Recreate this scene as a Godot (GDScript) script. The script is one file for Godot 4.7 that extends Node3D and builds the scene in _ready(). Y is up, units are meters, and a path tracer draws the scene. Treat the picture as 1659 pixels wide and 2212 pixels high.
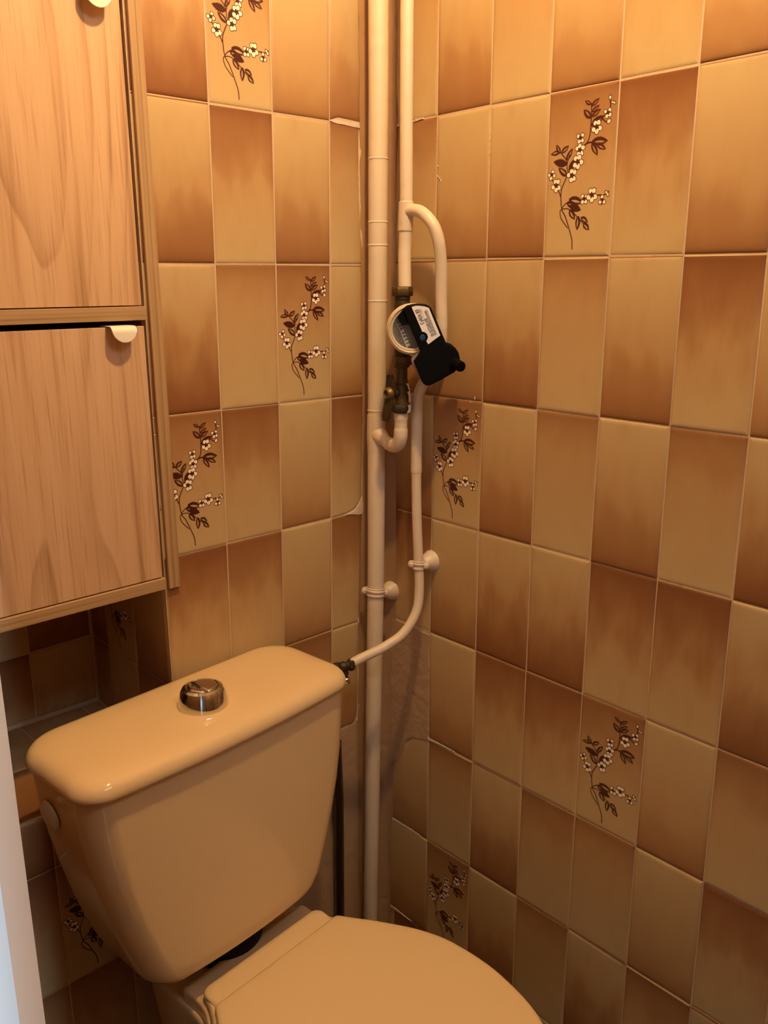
extends Node3D
# Corner of a small tiled toilet room. World: x = 0 is the right wall, z = 0 the back wall, y = 0 the floor.

var rng := RandomNumberGenerator.new()
var used := {}
var M := {}

# ---------------------------------------------------------------- mesh building
class MB:
	var v := PackedVector3Array()
	var n := PackedVector3Array()
	var t := PackedVector2Array()
	var idx := PackedInt32Array()

	func add(p: Vector3, nn: Vector3, uv := Vector2.ZERO) -> int:
		v.append(p); n.append(nn); t.append(uv)
		return v.size() - 1

	func tri(a: int, b: int, c: int) -> void:
		var g := (v[b] - v[a]).cross(v[c] - v[a])
		if g.dot(n[a] + n[b] + n[c]) > 0.0:
			idx.append_array(PackedInt32Array([a, c, b]))
		else:
			idx.append_array(PackedInt32Array([a, b, c]))

	func quad(a: int, b: int, c: int, d: int) -> void:
		tri(a, b, c); tri(a, c, d)

	# rows of points; closed rows are rings. Smooth normals, pointing away from the rows' centres unless the sheet is open.
	func grid(rows: Array, closed := true, cap0 := false, cap1 := false, inward := false) -> void:
		var R := rows.size()
		var C: int = rows[0].size()
		var acc := PackedVector3Array(); acc.resize(R * C)
		var CC := C if closed else C - 1
		var sgn := 0.0
		var cen: Array[Vector3] = []
		for i in R:
			var s := Vector3.ZERO
			for p: Vector3 in rows[i]: s += p
			cen.append(s / C)
		for i in R - 1:
			for j in CC:
				var k := (j + 1) % C
				var a: Vector3 = rows[i][j]; var b: Vector3 = rows[i][k]; var c: Vector3 = rows[i + 1][k]; var d: Vector3 = rows[i + 1][j]
				var g := (c - a).cross(d - b)
				for q: int in [i * C + j, i * C + k, (i + 1) * C + k, (i + 1) * C + j]: acc[q] += g
				sgn += g.dot((a + b + c + d) * 0.25 - (cen[i] + cen[i + 1]) * 0.5)
		var f := 1.0 if sgn >= 0.0 else -1.0
		if inward: f = -f
		var base := v.size()
		for i in R:
			for j in C + (1 if closed else 0):
				var jj := j % C
				add(rows[i][jj], (acc[i * C + jj] * f).normalized(), Vector2(float(j) / CC, float(i) / (R - 1)))
		var S := C + (1 if closed else 0)
		for i in R - 1:
			for j in CC:
				quad(base + i * S + j, base + i * S + j + 1, base + (i + 1) * S + j + 1, base + (i + 1) * S + j)
		var mid: Vector3 = (cen[0] + cen[R - 1]) * 0.5
		if cap0: cap(rows[0], cen[0], mid)
		if cap1: cap(rows[R - 1], cen[R - 1], mid)

	func cap(ring, c: Vector3, mid: Vector3) -> void:
		var nn := Vector3.ZERO
		for j in ring.size():
			nn += (ring[j] - c).cross(ring[(j + 1) % ring.size()] - c)
		nn = nn.normalized()
		if nn.dot(c - mid) < 0.0: nn = -nn
		var k := add(c, nn)
		var f := v.size()
		for p: Vector3 in ring: add(p, nn)
		for j in ring.size(): tri(k, f + j, f + (j + 1) % ring.size())

	# a tube along a path; r a number or one per point
	func tube(path: Array, r, segs := 20, caps := true) -> void:
		var rows := []
		var up := Vector3.UP
		var prev := Vector3.ZERO
		for i in path.size():
			var d: Vector3 = (path[mini(i + 1, path.size() - 1)] - path[maxi(i - 1, 0)]).normalized()
			if i == 0:
				up = Vector3(1, 0, 0) if absf(d.y) > 0.9 else Vector3.UP
			var x := up.cross(d).normalized()
			if i > 0:
				x = (prev - d * prev.dot(d)).normalized()
			prev = x
			var y := d.cross(x).normalized()
			var rad: float = r[i] if r is Array else r
			var ring := []
			for j in segs:
				var a := TAU * j / segs
				ring.append(path[i] + (x * cos(a) + y * sin(a)) * rad)
			rows.append(ring)
		grid(rows, true, caps, caps)

	# profile of Vector2(radius, height) turned about an axis; edges sharper than 35 degrees stay sharp
	func lathe(prof: Array, o: Vector3, axis: Vector3, segs := 28, from := 0.0) -> void:
		var ax := axis.normalized()
		var x := ax.cross(Vector3(0.31, 0.87, 0.13)).normalized()
		if absf(ax.y) > 0.99: x = Vector3(0, 0, 1)
		var y := ax.cross(x).normalized()
		var ns := []
		for k in prof.size() - 1:
			var d: Vector2 = prof[k + 1] - prof[k]
			ns.append(Vector2(d.y, -d.x).normalized())
		var sg := 0.0
		for k in ns.size(): sg += ns[k].x * (prof[k].x + prof[k + 1].x) * (prof[k + 1] - prof[k]).length()
		for k in ns.size():
			var n0: Vector2 = ns[k]; var n1: Vector2 = ns[k]
			if k > 0 and ns[k - 1].dot(ns[k]) > 0.82: n0 = (ns[k - 1] + ns[k]).normalized()
			if k < ns.size() - 1 and ns[k + 1].dot(ns[k]) > 0.82: n1 = (ns[k + 1] + ns[k]).normalized()
			if sg < 0.0: n0 = -n0; n1 = -n1
			var b := v.size()
			for j in segs + 1:
				var a := from + TAU * j / segs
				var rd := x * cos(a) + y * sin(a)
				add(o + rd * prof[k].x + ax * prof[k].y, rd * n0.x + ax * n0.y, Vector2(float(j) / segs, 0))
				add(o + rd * prof[k + 1].x + ax * prof[k + 1].y, rd * n1.x + ax * n1.y, Vector2(float(j) / segs, 1))
			for j in segs:
				quad(b + 2 * j, b + 2 * j + 1, b + 2 * j + 3, b + 2 * j + 2)

	# a plate with a polygon outline in the frame B (x, y in the plane, z out of it); rings of Vector2(inset, height) from the back edge to the face
	func plate(poly: PackedVector2Array, rings: Array, o: Vector3, B: Basis, uv0 := Vector2.ZERO, uvs := Vector2.ONE, back := false, smooth_cos := 0.6) -> void:
		var P := poly.duplicate()
		if not Geometry2D.is_polygon_clockwise(P): P.reverse()   # Godot's clockwise is counter-clockwise with y up
		var area := 0.0
		for i in P.size(): area += P[i].cross(P[(i + 1) % P.size()])
		if area < 0.0: P.reverse()
		var N := P.size()
		var en := []
		for i in N:
			var d := (P[(i + 1) % N] - P[i]).normalized()
			en.append(Vector2(d.y, -d.x))
		var bis := []
		for i in N:
			var a: Vector2 = en[(i + N - 1) % N]; var b: Vector2 = en[i]
			var s := (a + b)
			if s.length() < 0.2: s = b
			s = s.normalized()
			bis.append(s / maxf(s.dot(b), 0.45))
		var tf := func(q: Vector2, h: float) -> Vector3: return o + B * Vector3(q.x, q.y, h)
		var tu := func(q: Vector2) -> Vector2: return Vector2((q.x - uv0.x) / uvs.x, 1.0 - (q.y - uv0.y) / uvs.y)
		var R := rings.size()
		var sl := []
		for k in R - 1:
			var d: Vector2 = rings[k + 1] - rings[k]
			sl.append(Vector2(d.y, d.x).normalized())
		for k in R - 1:
			var s0: Vector2 = sl[k]; var s1: Vector2 = sl[k]
			if k > 0 and sl[k - 1].dot(sl[k]) > 0.6: s0 = (sl[k - 1] + sl[k]).normalized()
			if k < R - 2:
				if sl[k + 1].dot(sl[k]) > 0.6: s1 = (sl[k + 1] + sl[k]).normalized()
			elif sl[k].y > 0.6: s1 = Vector2(0, 1)
			for i in N:
				var j := (i + 1) % N
				var na: Vector2 = en[i]; var nb: Vector2 = en[i]
				if en[(i + N - 1) % N].dot(en[i]) > smooth_cos: na = (en[(i + N - 1) % N] + en[i]).normalized()
				if en[j].dot(en[i]) > smooth_cos: nb = (en[j] + en[i]).normalized()
				var q := [P[i] - bis[i] * rings[k].x, P[j] - bis[j] * rings[k].x, P[j] - bis[j] * rings[k + 1].x, P[i] - bis[i] * rings[k + 1].x]
				var a := add(tf.call(q[0], rings[k].y), B * Vector3(na.x * s0.x, na.y * s0.x, s0.y), tu.call(q[0]))
				var b := add(tf.call(q[1], rings[k].y), B * Vector3(nb.x * s0.x, nb.y * s0.x, s0.y), tu.call(q[1]))
				var c := add(tf.call(q[2], rings[k + 1].y), B * Vector3(nb.x * s1.x, nb.y * s1.x, s1.y), tu.call(q[2]))
				var d := add(tf.call(q[3], rings[k + 1].y), B * Vector3(na.x * s1.x, na.y * s1.x, s1.y), tu.call(q[3]))
				quad(a, b, c, d)
		for side in (2 if back else 1):
			var rg: Vector2 = rings[R - 1] if side == 0 else rings[0]
			var ip := PackedVector2Array()
			for i in N: ip.append(P[i] - bis[i] * rg.x)
			var tr := Geometry2D.triangulate_polygon(ip)
			var f := v.size()
			for i in N: add(tf.call(ip[i], rg.y), B * Vector3(0, 0, 1.0 if side == 0 else -1.0), tu.call(ip[i]))
			for i in range(0, tr.size(), 3): tri(f + tr[i], f + tr[i + 1], f + tr[i + 2])

	# a box between two corners with chamfered edges
	func box(a: Vector3, b: Vector3, bev := 0.0015) -> void:
		var s := b - a
		var e := minf(bev, minf(s.x, minf(s.y, s.z)) * 0.4)
		var p := PackedVector2Array([Vector2(0, 0), Vector2(s.x, 0), Vector2(s.x, s.y), Vector2(0, s.y)])
		plate(p, [Vector2(e, 0), Vector2(0, e), Vector2(0, s.z - e), Vector2(e, s.z)], a, Basis.IDENTITY, Vector2.ZERO, Vector2.ONE, true)

	func mesh() -> ArrayMesh:
		var A := []
		A.resize(Mesh.ARRAY_MAX)
		A[Mesh.ARRAY_VERTEX] = v; A[Mesh.ARRAY_NORMAL] = n; A[Mesh.ARRAY_TEX_UV] = t; A[Mesh.ARRAY_INDEX] = idx
		var m := ArrayMesh.new()
		m.add_surface_from_arrays(Mesh.PRIMITIVE_TRIANGLES, A)
		return m

func numbered(s: String, parent: Node) -> String:
	var key := str(parent.get_instance_id()) + s
	used[key] = used.get(key, -1) + 1
	return s if used[key] == 0 else "%s_%03d" % [s, used[key]]

func put(called: String, mb, mat: Material, parent: Node = self) -> MeshInstance3D:
	var o := MeshInstance3D.new()
	o.mesh = mb.mesh() if mb is MB else mb
	o.material_override = mat
	o.name = numbered(called, parent)
	o.cast_shadow = GeometryInstance3D.SHADOW_CASTING_SETTING_ON
	parent.add_child(o, true)
	return o

func thing(called: String, label: String, category: String, at := Vector3.ZERO, turn := 0.0, group := "") -> Node3D:
	var o := Node3D.new()
	o.name = numbered(called, self)
	add_child(o, true)
	o.position = at; o.rotation.y = turn
	o.set_meta("label", label); o.set_meta("category", category)
	if group: o.set_meta("group", group)
	return o

func struct(called: String, mb, mat: Material, label: String, category: String) -> MeshInstance3D:
	var o := put(called, mb, mat)
	o.set_meta("kind", "structure"); o.set_meta("label", label); o.set_meta("category", category)
	return o

func part_label(o: Node, s: String) -> void:
	o.set_meta("label", s)

func smooth(pts: Array, per := 6) -> Array:
	var out := []
	for i in pts.size() - 1:
		var p0: Vector3 = pts[maxi(i - 1, 0)]; var p1: Vector3 = pts[i]; var p2: Vector3 = pts[i + 1]; var p3: Vector3 = pts[mini(i + 2, pts.size() - 1)]
		for k in per: out.append(p1.cubic_interpolate(p2, p0, p3, float(k) / per))
	out.append(pts[-1])
	return out

# ---------------------------------------------------------------- materials
func mat(c: Color, rough := 0.5, metal := 0.0, spec := 0.5) -> StandardMaterial3D:
	var m := StandardMaterial3D.new()
	m.albedo_color = c; m.roughness = rough; m.metallic = metal; m.metallic_specular = spec
	return m

func noise(sd: int, f := 1.0, oct := 3) -> FastNoiseLite:
	var n := FastNoiseLite.new()
	n.seed = sd; n.frequency = f; n.noise_type = FastNoiseLite.TYPE_SIMPLEX_SMOOTH
	n.fractal_type = FastNoiseLite.FRACTAL_FBM; n.fractal_octaves = oct
	return n

func relief(m: StandardMaterial3D, f: float, strength: float, scale3: float, sd := 1) -> StandardMaterial3D:
	var img := Image.create(256, 256, false, Image.FORMAT_RGB8)
	var nz := noise(sd, f, 4)
	for y in 256:
		for x in 256:
			var wx := x / 256.0; var wy := y / 256.0   # blended so that the texture tiles
			var a := lerpf(lerpf(nz.get_noise_2d(x, y), nz.get_noise_2d(x - 256, y), wx), lerpf(nz.get_noise_2d(x, y - 256), nz.get_noise_2d(x - 256, y - 256), wx), wy)
			var g := clampf(0.5 + a * 0.6, 0, 1)
			img.set_pixel(x, y, Color(g, g, g))
	img.bump_map_to_normal_map(strength)
	m.normal_enabled = true
	m.normal_texture = ImageTexture.create_from_image(img)
	m.uv1_triplanar = true; m.uv1_world_triplanar = true
	m.uv1_scale = Vector3.ONE * scale3
	return m

const TILE_LIGHT := Color(0.765, 0.67, 0.49)
const TILE_MID := Color(0.70, 0.55, 0.37)
const TILE_DARK := Color(0.56, 0.375, 0.235)
const TILE_EDGE := Color(0.40, 0.235, 0.115)
const INK := Color(0.27, 0.115, 0.085)
const PETAL := Color(0.97, 0.92, 0.82)

# the cloudy brown glaze: dark at the top edge, running out to beige at the bottom
func glaze(w: int, h: int, sd: int, strength: float) -> Image:
	var img := Image.create(w, h, false, Image.FORMAT_RGB8)
	var a := noise(sd, 1.0, 3)
	var b := noise(sd + 50, 1.0, 2)
	var f := noise(sd + 90, 1.0, 1)
	for y in h:
		var fy := float(y) / h
		for x in w:
			var fx := float(x) / w
			var st := a.get_noise_2d(fx * 2.7 + 7.0, fy * 1.7)
			var cl := b.get_noise_2d(fx * 1.2, fy * 2.0 + 3.0)
			var sp := f.get_noise_2d(x * 0.55, y * 0.55)
			var k := 1.0 - smoothstep(-0.30, 1.12, fy + st * 0.30 + cl * 0.26)
			k = k * strength + cl * 0.18 + st * 0.16 + sp * 0.03
			var edge := exp(-fy * 24.0) * 0.8 + (exp(-fx * 26.0) + exp(-(1.0 - fx) * 26.0)) * 0.24 * clampf(1.2 - fy * 1.1, 0.0, 1.0)
			k = clampf(k, 0.0, 1.0)
			var c := TILE_LIGHT.lerp(TILE_MID, clampf(k * 1.9, 0, 1)).lerp(TILE_DARK, clampf(k * 1.9 - 0.75, 0, 1))
			c = c.lerp(TILE_EDGE, clampf(edge * (0.35 + strength * 0.55), 0, 1) * 0.75)
			img.set_pixel(x, y, c)
	return img

func ink(img: Image, x: int, y: int, c: Color, a: float) -> void:
	if x >= 0 and y >= 0 and x < img.get_width() and y < img.get_height() and a > 0.0:
		img.set_pixel(x, y, img.get_pixel(x, y).lerp(c, clampf(a, 0, 1)))

# decal space: 815 wide, 2060 high
func dp(x: float, y: float) -> Vector2: return Vector2((x - 52.0 - (y - 102.0) * 0.0155) / 810.0, (y - 102.0) / 2060.0)

func stroke(img: Image, pts: Array, wd: float) -> void:
	var W := img.get_width(); var H := img.get_height()
	var q := []
	for p in pts: q.append(Vector3(dp(p[0], p[1]).x * W, dp(p[0], p[1]).y * H, 0))
	q = smooth(q, 10)
	var r := wd * W / 815.0
	for i in q.size() - 1:
		var a: Vector3 = q[i]; var b: Vector3 = q[i + 1]
		var n := maxi(1, int(a.distance_to(b) / 0.7))
		for k in n:
			var p := a.lerp(b, float(k) / n)
			for yy in range(int(p.y - r - 1), int(p.y + r + 2)):
				for xx in range(int(p.x - r - 1), int(p.x + r + 2)):
					ink(img, xx, yy, INK, (r + 0.5 - Vector2(xx - p.x, yy - p.y).length()) * 0.7)

# a pointed leaf from its stalk a to its tip b; open leaves keep a pale streak
func leaf(img: Image, ax: float, ay: float, bx: float, by: float, wd: float, open := true) -> void:
	var W := img.get_width(); var H := img.get_height()
	var s := W / 815.0
	var a := Vector2(dp(ax, ay).x * W, dp(ax, ay).y * H); var b := Vector2(dp(bx, by).x * W, dp(bx, by).y * H)
	var L := a.distance_to(b); var d := (b - a) / L; var e := Vector2(-d.y, d.x); var hw := wd * s
	var lo := a.min(b) - Vector2(hw, hw) - Vector2(2, 2); var hi := a.max(b) + Vector2(hw, hw) + Vector2(2, 2)
	for y in range(int(lo.y), int(hi.y)):
		for x in range(int(lo.x), int(hi.x)):
			var p := Vector2(x, y) - a
			var t := p.dot(d) / L
			if t < 0.0 or t > 1.0: continue
			var wv := hw * pow(sin(PI * pow(t, 0.85)), 0.8) * (1.0 + 0.10 * sin(t * 40.0))
			var q := p.dot(e)
			var al := wv - absf(q) + 0.5
			if open:
				var inner := hw * 0.30 * sin(PI * clampf((t - 0.15) / 0.7, 0, 1))
				al = minf(al, absf(q - hw * 0.12) - inner + 0.7)
			ink(img, x, y, INK, al)

func flower(img: Image, cx: float, cy: float, r: float, n: int, turn: float, soft := 0.0) -> void:
	var W := img.get_width(); var H := img.get_height()
	var s := W / 815.0
	var c := Vector2(dp(cx, cy).x * W, dp(cx, cy).y * H); var R := r * s
	for pass_i in 2:
		for y in range(int(c.y - R * 1.35), int(c.y + R * 1.35) + 1):
			for x in range(int(c.x - R * 1.35), int(c.x + R * 1.35) + 1):
				var p := Vector2(x, y) - c
				for k in n:
					var an := turn + TAU * k / n + 0.22 * sin(k * 2.3 + turn * 3.0)
					var d := Vector2(cos(an), sin(an))
					var u := p.dot(d) - R * (0.60 if n > 2 else (0.42 if n == 2 else 0.0)); var w := p.dot(Vector2(-d.y, d.x))
					var ru := R * 0.39 * (1.0 + 0.12 * sin(k * 1.7 + turn)); var rw := R * (0.365 if n > 3 else (0.40 if n > 1 else 0.62))
					if n <= 2: ru = R * (0.55 if n == 2 else 0.8)
					var f := 1.0 - sqrt(u * u / (ru * ru) + w * w / (rw * rw))
					if pass_i == 0: ink(img, x, y, INK, (f * rw + 3.2 * s * 1.6) * 0.8)
					else: ink(img, x, y, PETAL, (f * rw - 0.6) * 0.9)
				if pass_i == 1 and n > 2:
					var l := p.length()
					var ray := R * (0.24 + 0.22 * absf(sin(p.angle() * n * 0.5 - turn * n * 0.5 + 0.6)))
					ink(img, x, y, INK, (ray - l) * 0.6)

func decal(img: Image) -> void:
	# stems
	stroke(img, [[448, 2060], [440, 1950], [405, 1830], [340, 1650], [292, 1560], [272, 1440], [268, 1320], [290, 1240], [325, 1150], [345, 1075], [420, 920], [530, 780], [570, 690], [575, 480], [565, 300]], 5.5)
	stroke(img, [[285, 1555], [268, 1580], [285, 1660], [330, 1730], [378, 1790]], 5.0)
	stroke(img, [[285, 1545], [325, 1490], [400, 1440]], 5.0)
	stroke(img, [[292, 1550], [350, 1545], [400, 1570], [470, 1640], [560, 1740]], 5.0)
	stroke(img, [[265, 1390], [235, 1320], [190, 1240], [140, 1160]], 5.5)
	stroke(img, [[320, 1000], [300, 930], [240, 850], [205, 780]], 5.5)
	stroke(img, [[330, 1080], [320, 1000], [345, 880]], 5.0)
	stroke(img, [[520, 785], [560, 765], [610, 765]], 8.0)
	stroke(img, [[600, 520], [640, 490], [700, 490], [760, 440], [785, 380], [778, 300]], 6.0)
	stroke(img, [[700, 490], [735, 540], [780, 545]], 6.0)
	stroke(img, [[540, 1410], [640, 1400], [730, 1410], [790, 1410], [840, 1370]], 6.0)
	stroke(img, [[740, 1400], [770, 1500], [765, 1530]], 5.0)
	# leaves
	leaf(img, 560, 320, 488, 262, 20); leaf(img, 568, 340, 655, 258, 22); leaf(img, 575, 410, 660, 338, 20)
	leaf(img, 570, 480, 478, 365, 32); leaf(img, 575, 465, 680, 385, 24); leaf(img, 580, 570, 720, 470, 40)
	leaf(img, 600, 755, 785, 770, 42); leaf(img, 600, 770, 678, 930, 30); leaf(img, 655, 785, 768, 870, 28)
	leaf(img, 225, 855, 172, 738, 25); leaf(img, 240, 850, 328, 768, 26); leaf(img, 222, 835, 108, 850, 24)
	leaf(img, 305, 950, 378, 805, 26); leaf(img, 318, 995, 150, 945, 40, false); leaf(img, 330, 1140, 215, 1028, 32)
	leaf(img, 345, 1070, 440, 930, 34, false)
	leaf(img, 370, 1430, 545, 1480, 42); leaf(img, 345, 1470, 480, 1540, 34); leaf(img, 385, 1510, 525, 1578, 40, false)
	leaf(img, 385, 1560, 458, 1690, 32); leaf(img, 500, 1645, 495, 1825, 30); leaf(img, 530, 1665, 620, 1730, 28); leaf(img, 565, 1735, 640, 1830, 30)
	# flowers and buds
	flower(img, 775, 272, 24, 1, 1.6); flower(img, 815, 335, 28, 2, 0.3); flower(img, 762, 445, 52, 4, 0.5)
	flower(img, 780, 545, 30, 1, -0.4); flower(img, 645, 590, 68, 5, 0.25); flower(img, 462, 695, 56, 4, 0.6)
	flower(img, 465, 838, 64, 5, 0.9); flower(img, 448, 978, 72, 5, 0.1); flower(img, 388, 1138, 68, 5, 0.7)
	flower(img, 135, 1105, 54, 4, 0.2); flower(img, 200, 1245, 68, 5, 0.4)
	flower(img, 555, 1440, 56, 4, 0.8); flower(img, 645, 1400, 72, 5, 0.3); flower(img, 770, 1470, 50, 3, 0.5); flower(img, 822, 1395, 34, 2, 1.0)

func tile_materials() -> void:
	var list := []
	for k in 8:
		var m := mat(Color.WHITE, 0.34, 0.0, 0.45)
		m.albedo_texture = ImageTexture.create_from_image(glaze(176, 352, 11 + k * 7, [1.0, 0.86, 1.08, 0.72, 0.95, 0.62, 1.1, 0.8][k]))
		list.append(m)
	M.tiles = list
	var fl := []
	for k in 2:
		var img := glaze(368, 736, 301 + k * 13, 0.8)
		decal(img)
		var m := mat(Color.WHITE, 0.34, 0.0, 0.45)
		m.albedo_texture = ImageTexture.create_from_image(img)
		fl.append(m)
	M.flower = fl

# laminate with an oak grain: cathedral arches low in the board, straight grain at its sides
func wood(w: int, h: int, sd: int, c0: Color, c1: Color, c2: Color, arch: float) -> ImageTexture:
	var img := Image.create(w, h, false, Image.FORMAT_RGB8)
	var a := noise(sd, 1.0, 2); var b := noise(sd + 9, 1.0, 3); var f := noise(sd + 21, 1.0, 2)
	for y in h:
		var fy := float(y) / h
		for x in w:
			var fx := float(x) / w
			var warp := a.get_noise_2d(fx * 1.5, fy * 0.5) * 0.7 + b.get_noise_2d(fx * 3.0, fy * 0.6) * 0.12
			var ring := (fx - 0.60 - 0.05 * fy) * (fx - 0.60 - 0.05 * fy) * 5.5 * arch + fx * 1.2 * (1.0 - arch) + fy * 0.28 * arch + warp * 0.55
			var s := fposmod(ring * 4.2, 1.0)
			var line := pow(s, 6.0) * smoothstep(1.0, 0.95, s) * (0.35 + 0.65 * clampf(0.5 + 1.4 * b.get_noise_2d(fx * 2.0 + 9.0, fy * 1.2), 0, 1))
			var fine := f.get_noise_2d(fx * 90.0, fy * 2.6)
			var streak := b.get_noise_2d(fx * 13.0, fy * 0.5)
			var c := c0.lerp(c1, clampf(0.45 + streak * 0.65 + fine * 0.18, 0, 1)).lerp(c2, clampf(line * 0.58 + maxf(0.0, fine - 0.26) * 0.6 + maxf(0.0, streak - 0.26) * 0.9, 0, 1))
			img.set_pixel(x, y, c)
	return ImageTexture.create_from_image(img)

func materials() -> void:
	M.grout = relief(mat(Color(0.80, 0.69, 0.56), 0.85), 0.05, 2.0, 9.0, 3)
	M.plaster = relief(mat(Color(0.72, 0.60, 0.475), 0.8), 0.022, 3.2, 6.0, 5)
	M.corner = relief(mat(Color(0.66, 0.52, 0.39), 0.8), 0.022, 2.5, 6.0, 15)
	M.caulk = relief(mat(Color(0.86, 0.79, 0.71), 0.7), 0.05, 4.0, 9.0, 6)
	M.paint = relief(mat(Color(0.86, 0.795, 0.70), 0.38), 0.02, 2.2, 7.0, 8)
	M.ceramic = mat(Color(0.875, 0.77, 0.60), 0.08, 0.0, 0.5)
	M.seat = relief(mat(Color(0.90, 0.79, 0.61), 0.33), 0.05, 0.25, 8.0, 12)
	M.white = mat(Color(0.86, 0.84, 0.81), 0.45)
	M.handle = mat(Color(0.93, 0.91, 0.86), 0.4)
	M.brass = relief(mat(Color(0.34, 0.27, 0.145), 0.5, 0.5), 0.06, 1.8, 14.0, 9)
	M.darkbrass = relief(mat(Color(0.23, 0.185, 0.105), 0.55, 0.35), 0.06, 1.8, 14.0, 10)
	M.oldbrass = relief(mat(Color(0.46, 0.37, 0.21), 0.42, 0.6), 0.06, 1.5, 14.0, 13)
	M.lens = mat(Color(0.9, 0.9, 0.88, 0.06), 0.08, 0.0, 0.15)
	M.lens.transparency = BaseMaterial3D.TRANSPARENCY_ALPHA
	M.black = mat(Color(0.03, 0.03, 0.03), 0.55, 0.0, 0.22)
	M.blackgloss = mat(Color(0.45, 0.43, 0.40), 0.2, 1.0)
	M.chrome = mat(Color(0.86, 0.85, 0.84), 0.05, 1.0)
	M.satin = mat(Color(0.82, 0.80, 0.77), 0.24, 1.0)
	M.rubber = mat(Color(0.02, 0.02, 0.02), 0.8)
	M.plastic = mat(Color(0.80, 0.73, 0.62), 0.35)
	M.dial = mat(Color(0.37, 0.32, 0.28), 0.6, 0.0, 0.2)
	M.sticker = mat(Color(0.90, 0.89, 0.90), 0.5)
	M.print = mat(Color(0.12, 0.09, 0.07), 0.6)
	M.printgrey = mat(Color(0.52, 0.47, 0.44), 0.6)
	M.red = mat(Color(0.36, 0.07, 0.05), 0.5)
	M.blue = mat(Color(0.075, 0.22, 0.36), 0.35)
	M.glass = mat(Color(0.9, 0.92, 0.9, 0.10), 0.04)
	M.glass.transparency = BaseMaterial3D.TRANSPARENCY_ALPHA
	M.ceiling = mat(Color(0.66, 0.62, 0.56), 0.9)
	M.brownwall = mat(Color(0.50, 0.37, 0.24), 0.5)
	M.hall = mat(Color(0.48, 0.46, 0.43), 0.9)
	M.floor = mat(Color(0.36, 0.25, 0.18), 0.5)
	var d := mat(Color.WHITE, 0.48, 0.0, 0.35)
	d.albedo_texture = wood(512, 900, 71, Color(0.83, 0.70, 0.57), Color(0.775, 0.63, 0.49), Color(0.56, 0.41, 0.275), 0.8)
	M.door_low = d
	d = mat(Color.WHITE, 0.48, 0.0, 0.35)
	d.albedo_texture = wood(512, 900, 149, Color(0.83, 0.70, 0.56), Color(0.78, 0.635, 0.485), Color(0.56, 0.41, 0.27), 0.8)
	M.door_up = d
	d = mat(Color.WHITE, 0.5, 0.0, 0.35)
	d.albedo_texture = wood(64, 700, 205, Color(0.72, 0.60, 0.45), Color(0.65, 0.53, 0.38), Color(0.49, 0.38, 0.25), 0.1)
	M.edge = d

# ---------------------------------------------------------------- tiling
const BR := Basis(Vector3(0, 0, 1), Vector3(0, 1, 0), Vector3(-1, 0, 0))   # right wall frame: x along the wall towards the room's front
const BB := Basis(Vector3(1, 0, 0), Vector3(0, 1, 0), Vector3(0, 0, 1))    # back wall frame
const BL := Basis(Vector3(1, 0, 0), Vector3(0, 0, -1), Vector3(0, 1, 0))   # ledge frame

func shrink(p: PackedVector2Array, d: float) -> PackedVector2Array:
	var r := Geometry2D.offset_polygon(p, -d, Geometry2D.JOIN_MITER)
	return r[0] if r.size() else p

# one glazed tile: an outline on the wall, its full-size rectangle (for the glaze) and the kind L (pale top), D (dark top) or F (flower spray)
func tile(parent: Node3D, B: Basis, o: Vector3, poly: PackedVector2Array, c: Vector2, s: Vector2, kind: String, edge := 0.0) -> void:
	var mb := MB.new()
	var e := 0.0062
	var p := shrink(poly, 0.00055)
	var lift := rng.randf_range(-0.00035, 0.00035)
	var bb := B * Basis(Vector3(1, 0, 0), rng.randf_range(-0.004, 0.004)) * Basis(Vector3(0, 1, 0), rng.randf_range(-0.005, 0.005))
	var mid := c + s * 0.5
	var q := PackedVector2Array()
	for v in p: q.append(v - mid)
	var oo := o + B * Vector3(mid.x, mid.y, lift)
	var m: StandardMaterial3D
	var uv0 := c - mid; var uvs := s
	if kind == "F": m = M.flower[rng.randi() % 2]
	else: m = M.tiles[rng.randi() % M.tiles.size()]
	if kind == "L":
		uv0 = c - mid + s; uvs = -s
	mb.plate(q, [Vector2(0, -0.005), Vector2(0, -0.0017), Vector2(0.0005, -0.0010), Vector2(0.0015, -0.0005), Vector2(0.0034, -0.00015), Vector2(e, 0)], oo, bb, uv0, uvs)
	put("flower_tile" if kind == "F" else "tile", mb, m, parent)

func rz(k: int, y: float) -> float:      # right wall: where vertical joint k stands
	if k == 0: return 0.024
	if k <= 6:
		return [0.1173, 0.2188, 0.3227, 0.4235, 0.5263, 0.629][k - 1] + [0.0027, 0.0016, -0.0018, -0.0016, -0.003, -0.0059][k - 1] * y
	return 0.7285 + 0.1008 * (k - 7) - 0.004 * y

func ry(r: int, z: float) -> float:      # right wall: where level joint r runs
	if r >= 2 and r <= 8:
		return [0.397, 0.6026, 0.8014, 0.9999, 1.1974, 1.4017, 1.5986][r - 2] + [0.0095, -0.0013, -0.0026, -0.0016, 0.0013, -0.003, 0.0069][r - 2] * z
	return minf(0.2 * r, 2.5)

func bx(k: int, y: float) -> float:      # back wall
	if k == 0: return -0.039
	if k == 4: return -0.4145
	return [-0.1282, -0.2256, -0.3217][k - 1] + [0.0185, 0.0157, 0.0118][k - 1] * y

func by(r: int, x: float) -> float:
	if r >= 4 and r <= 8:
		return [0.8008, 0.9968, 1.1914, 1.3962, 1.5971][r - 4] + [0.002, 0.003, -0.01, 0.0053, 0.0013][r - 4] * x
	return minf(0.2 * r, 2.5)

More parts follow.
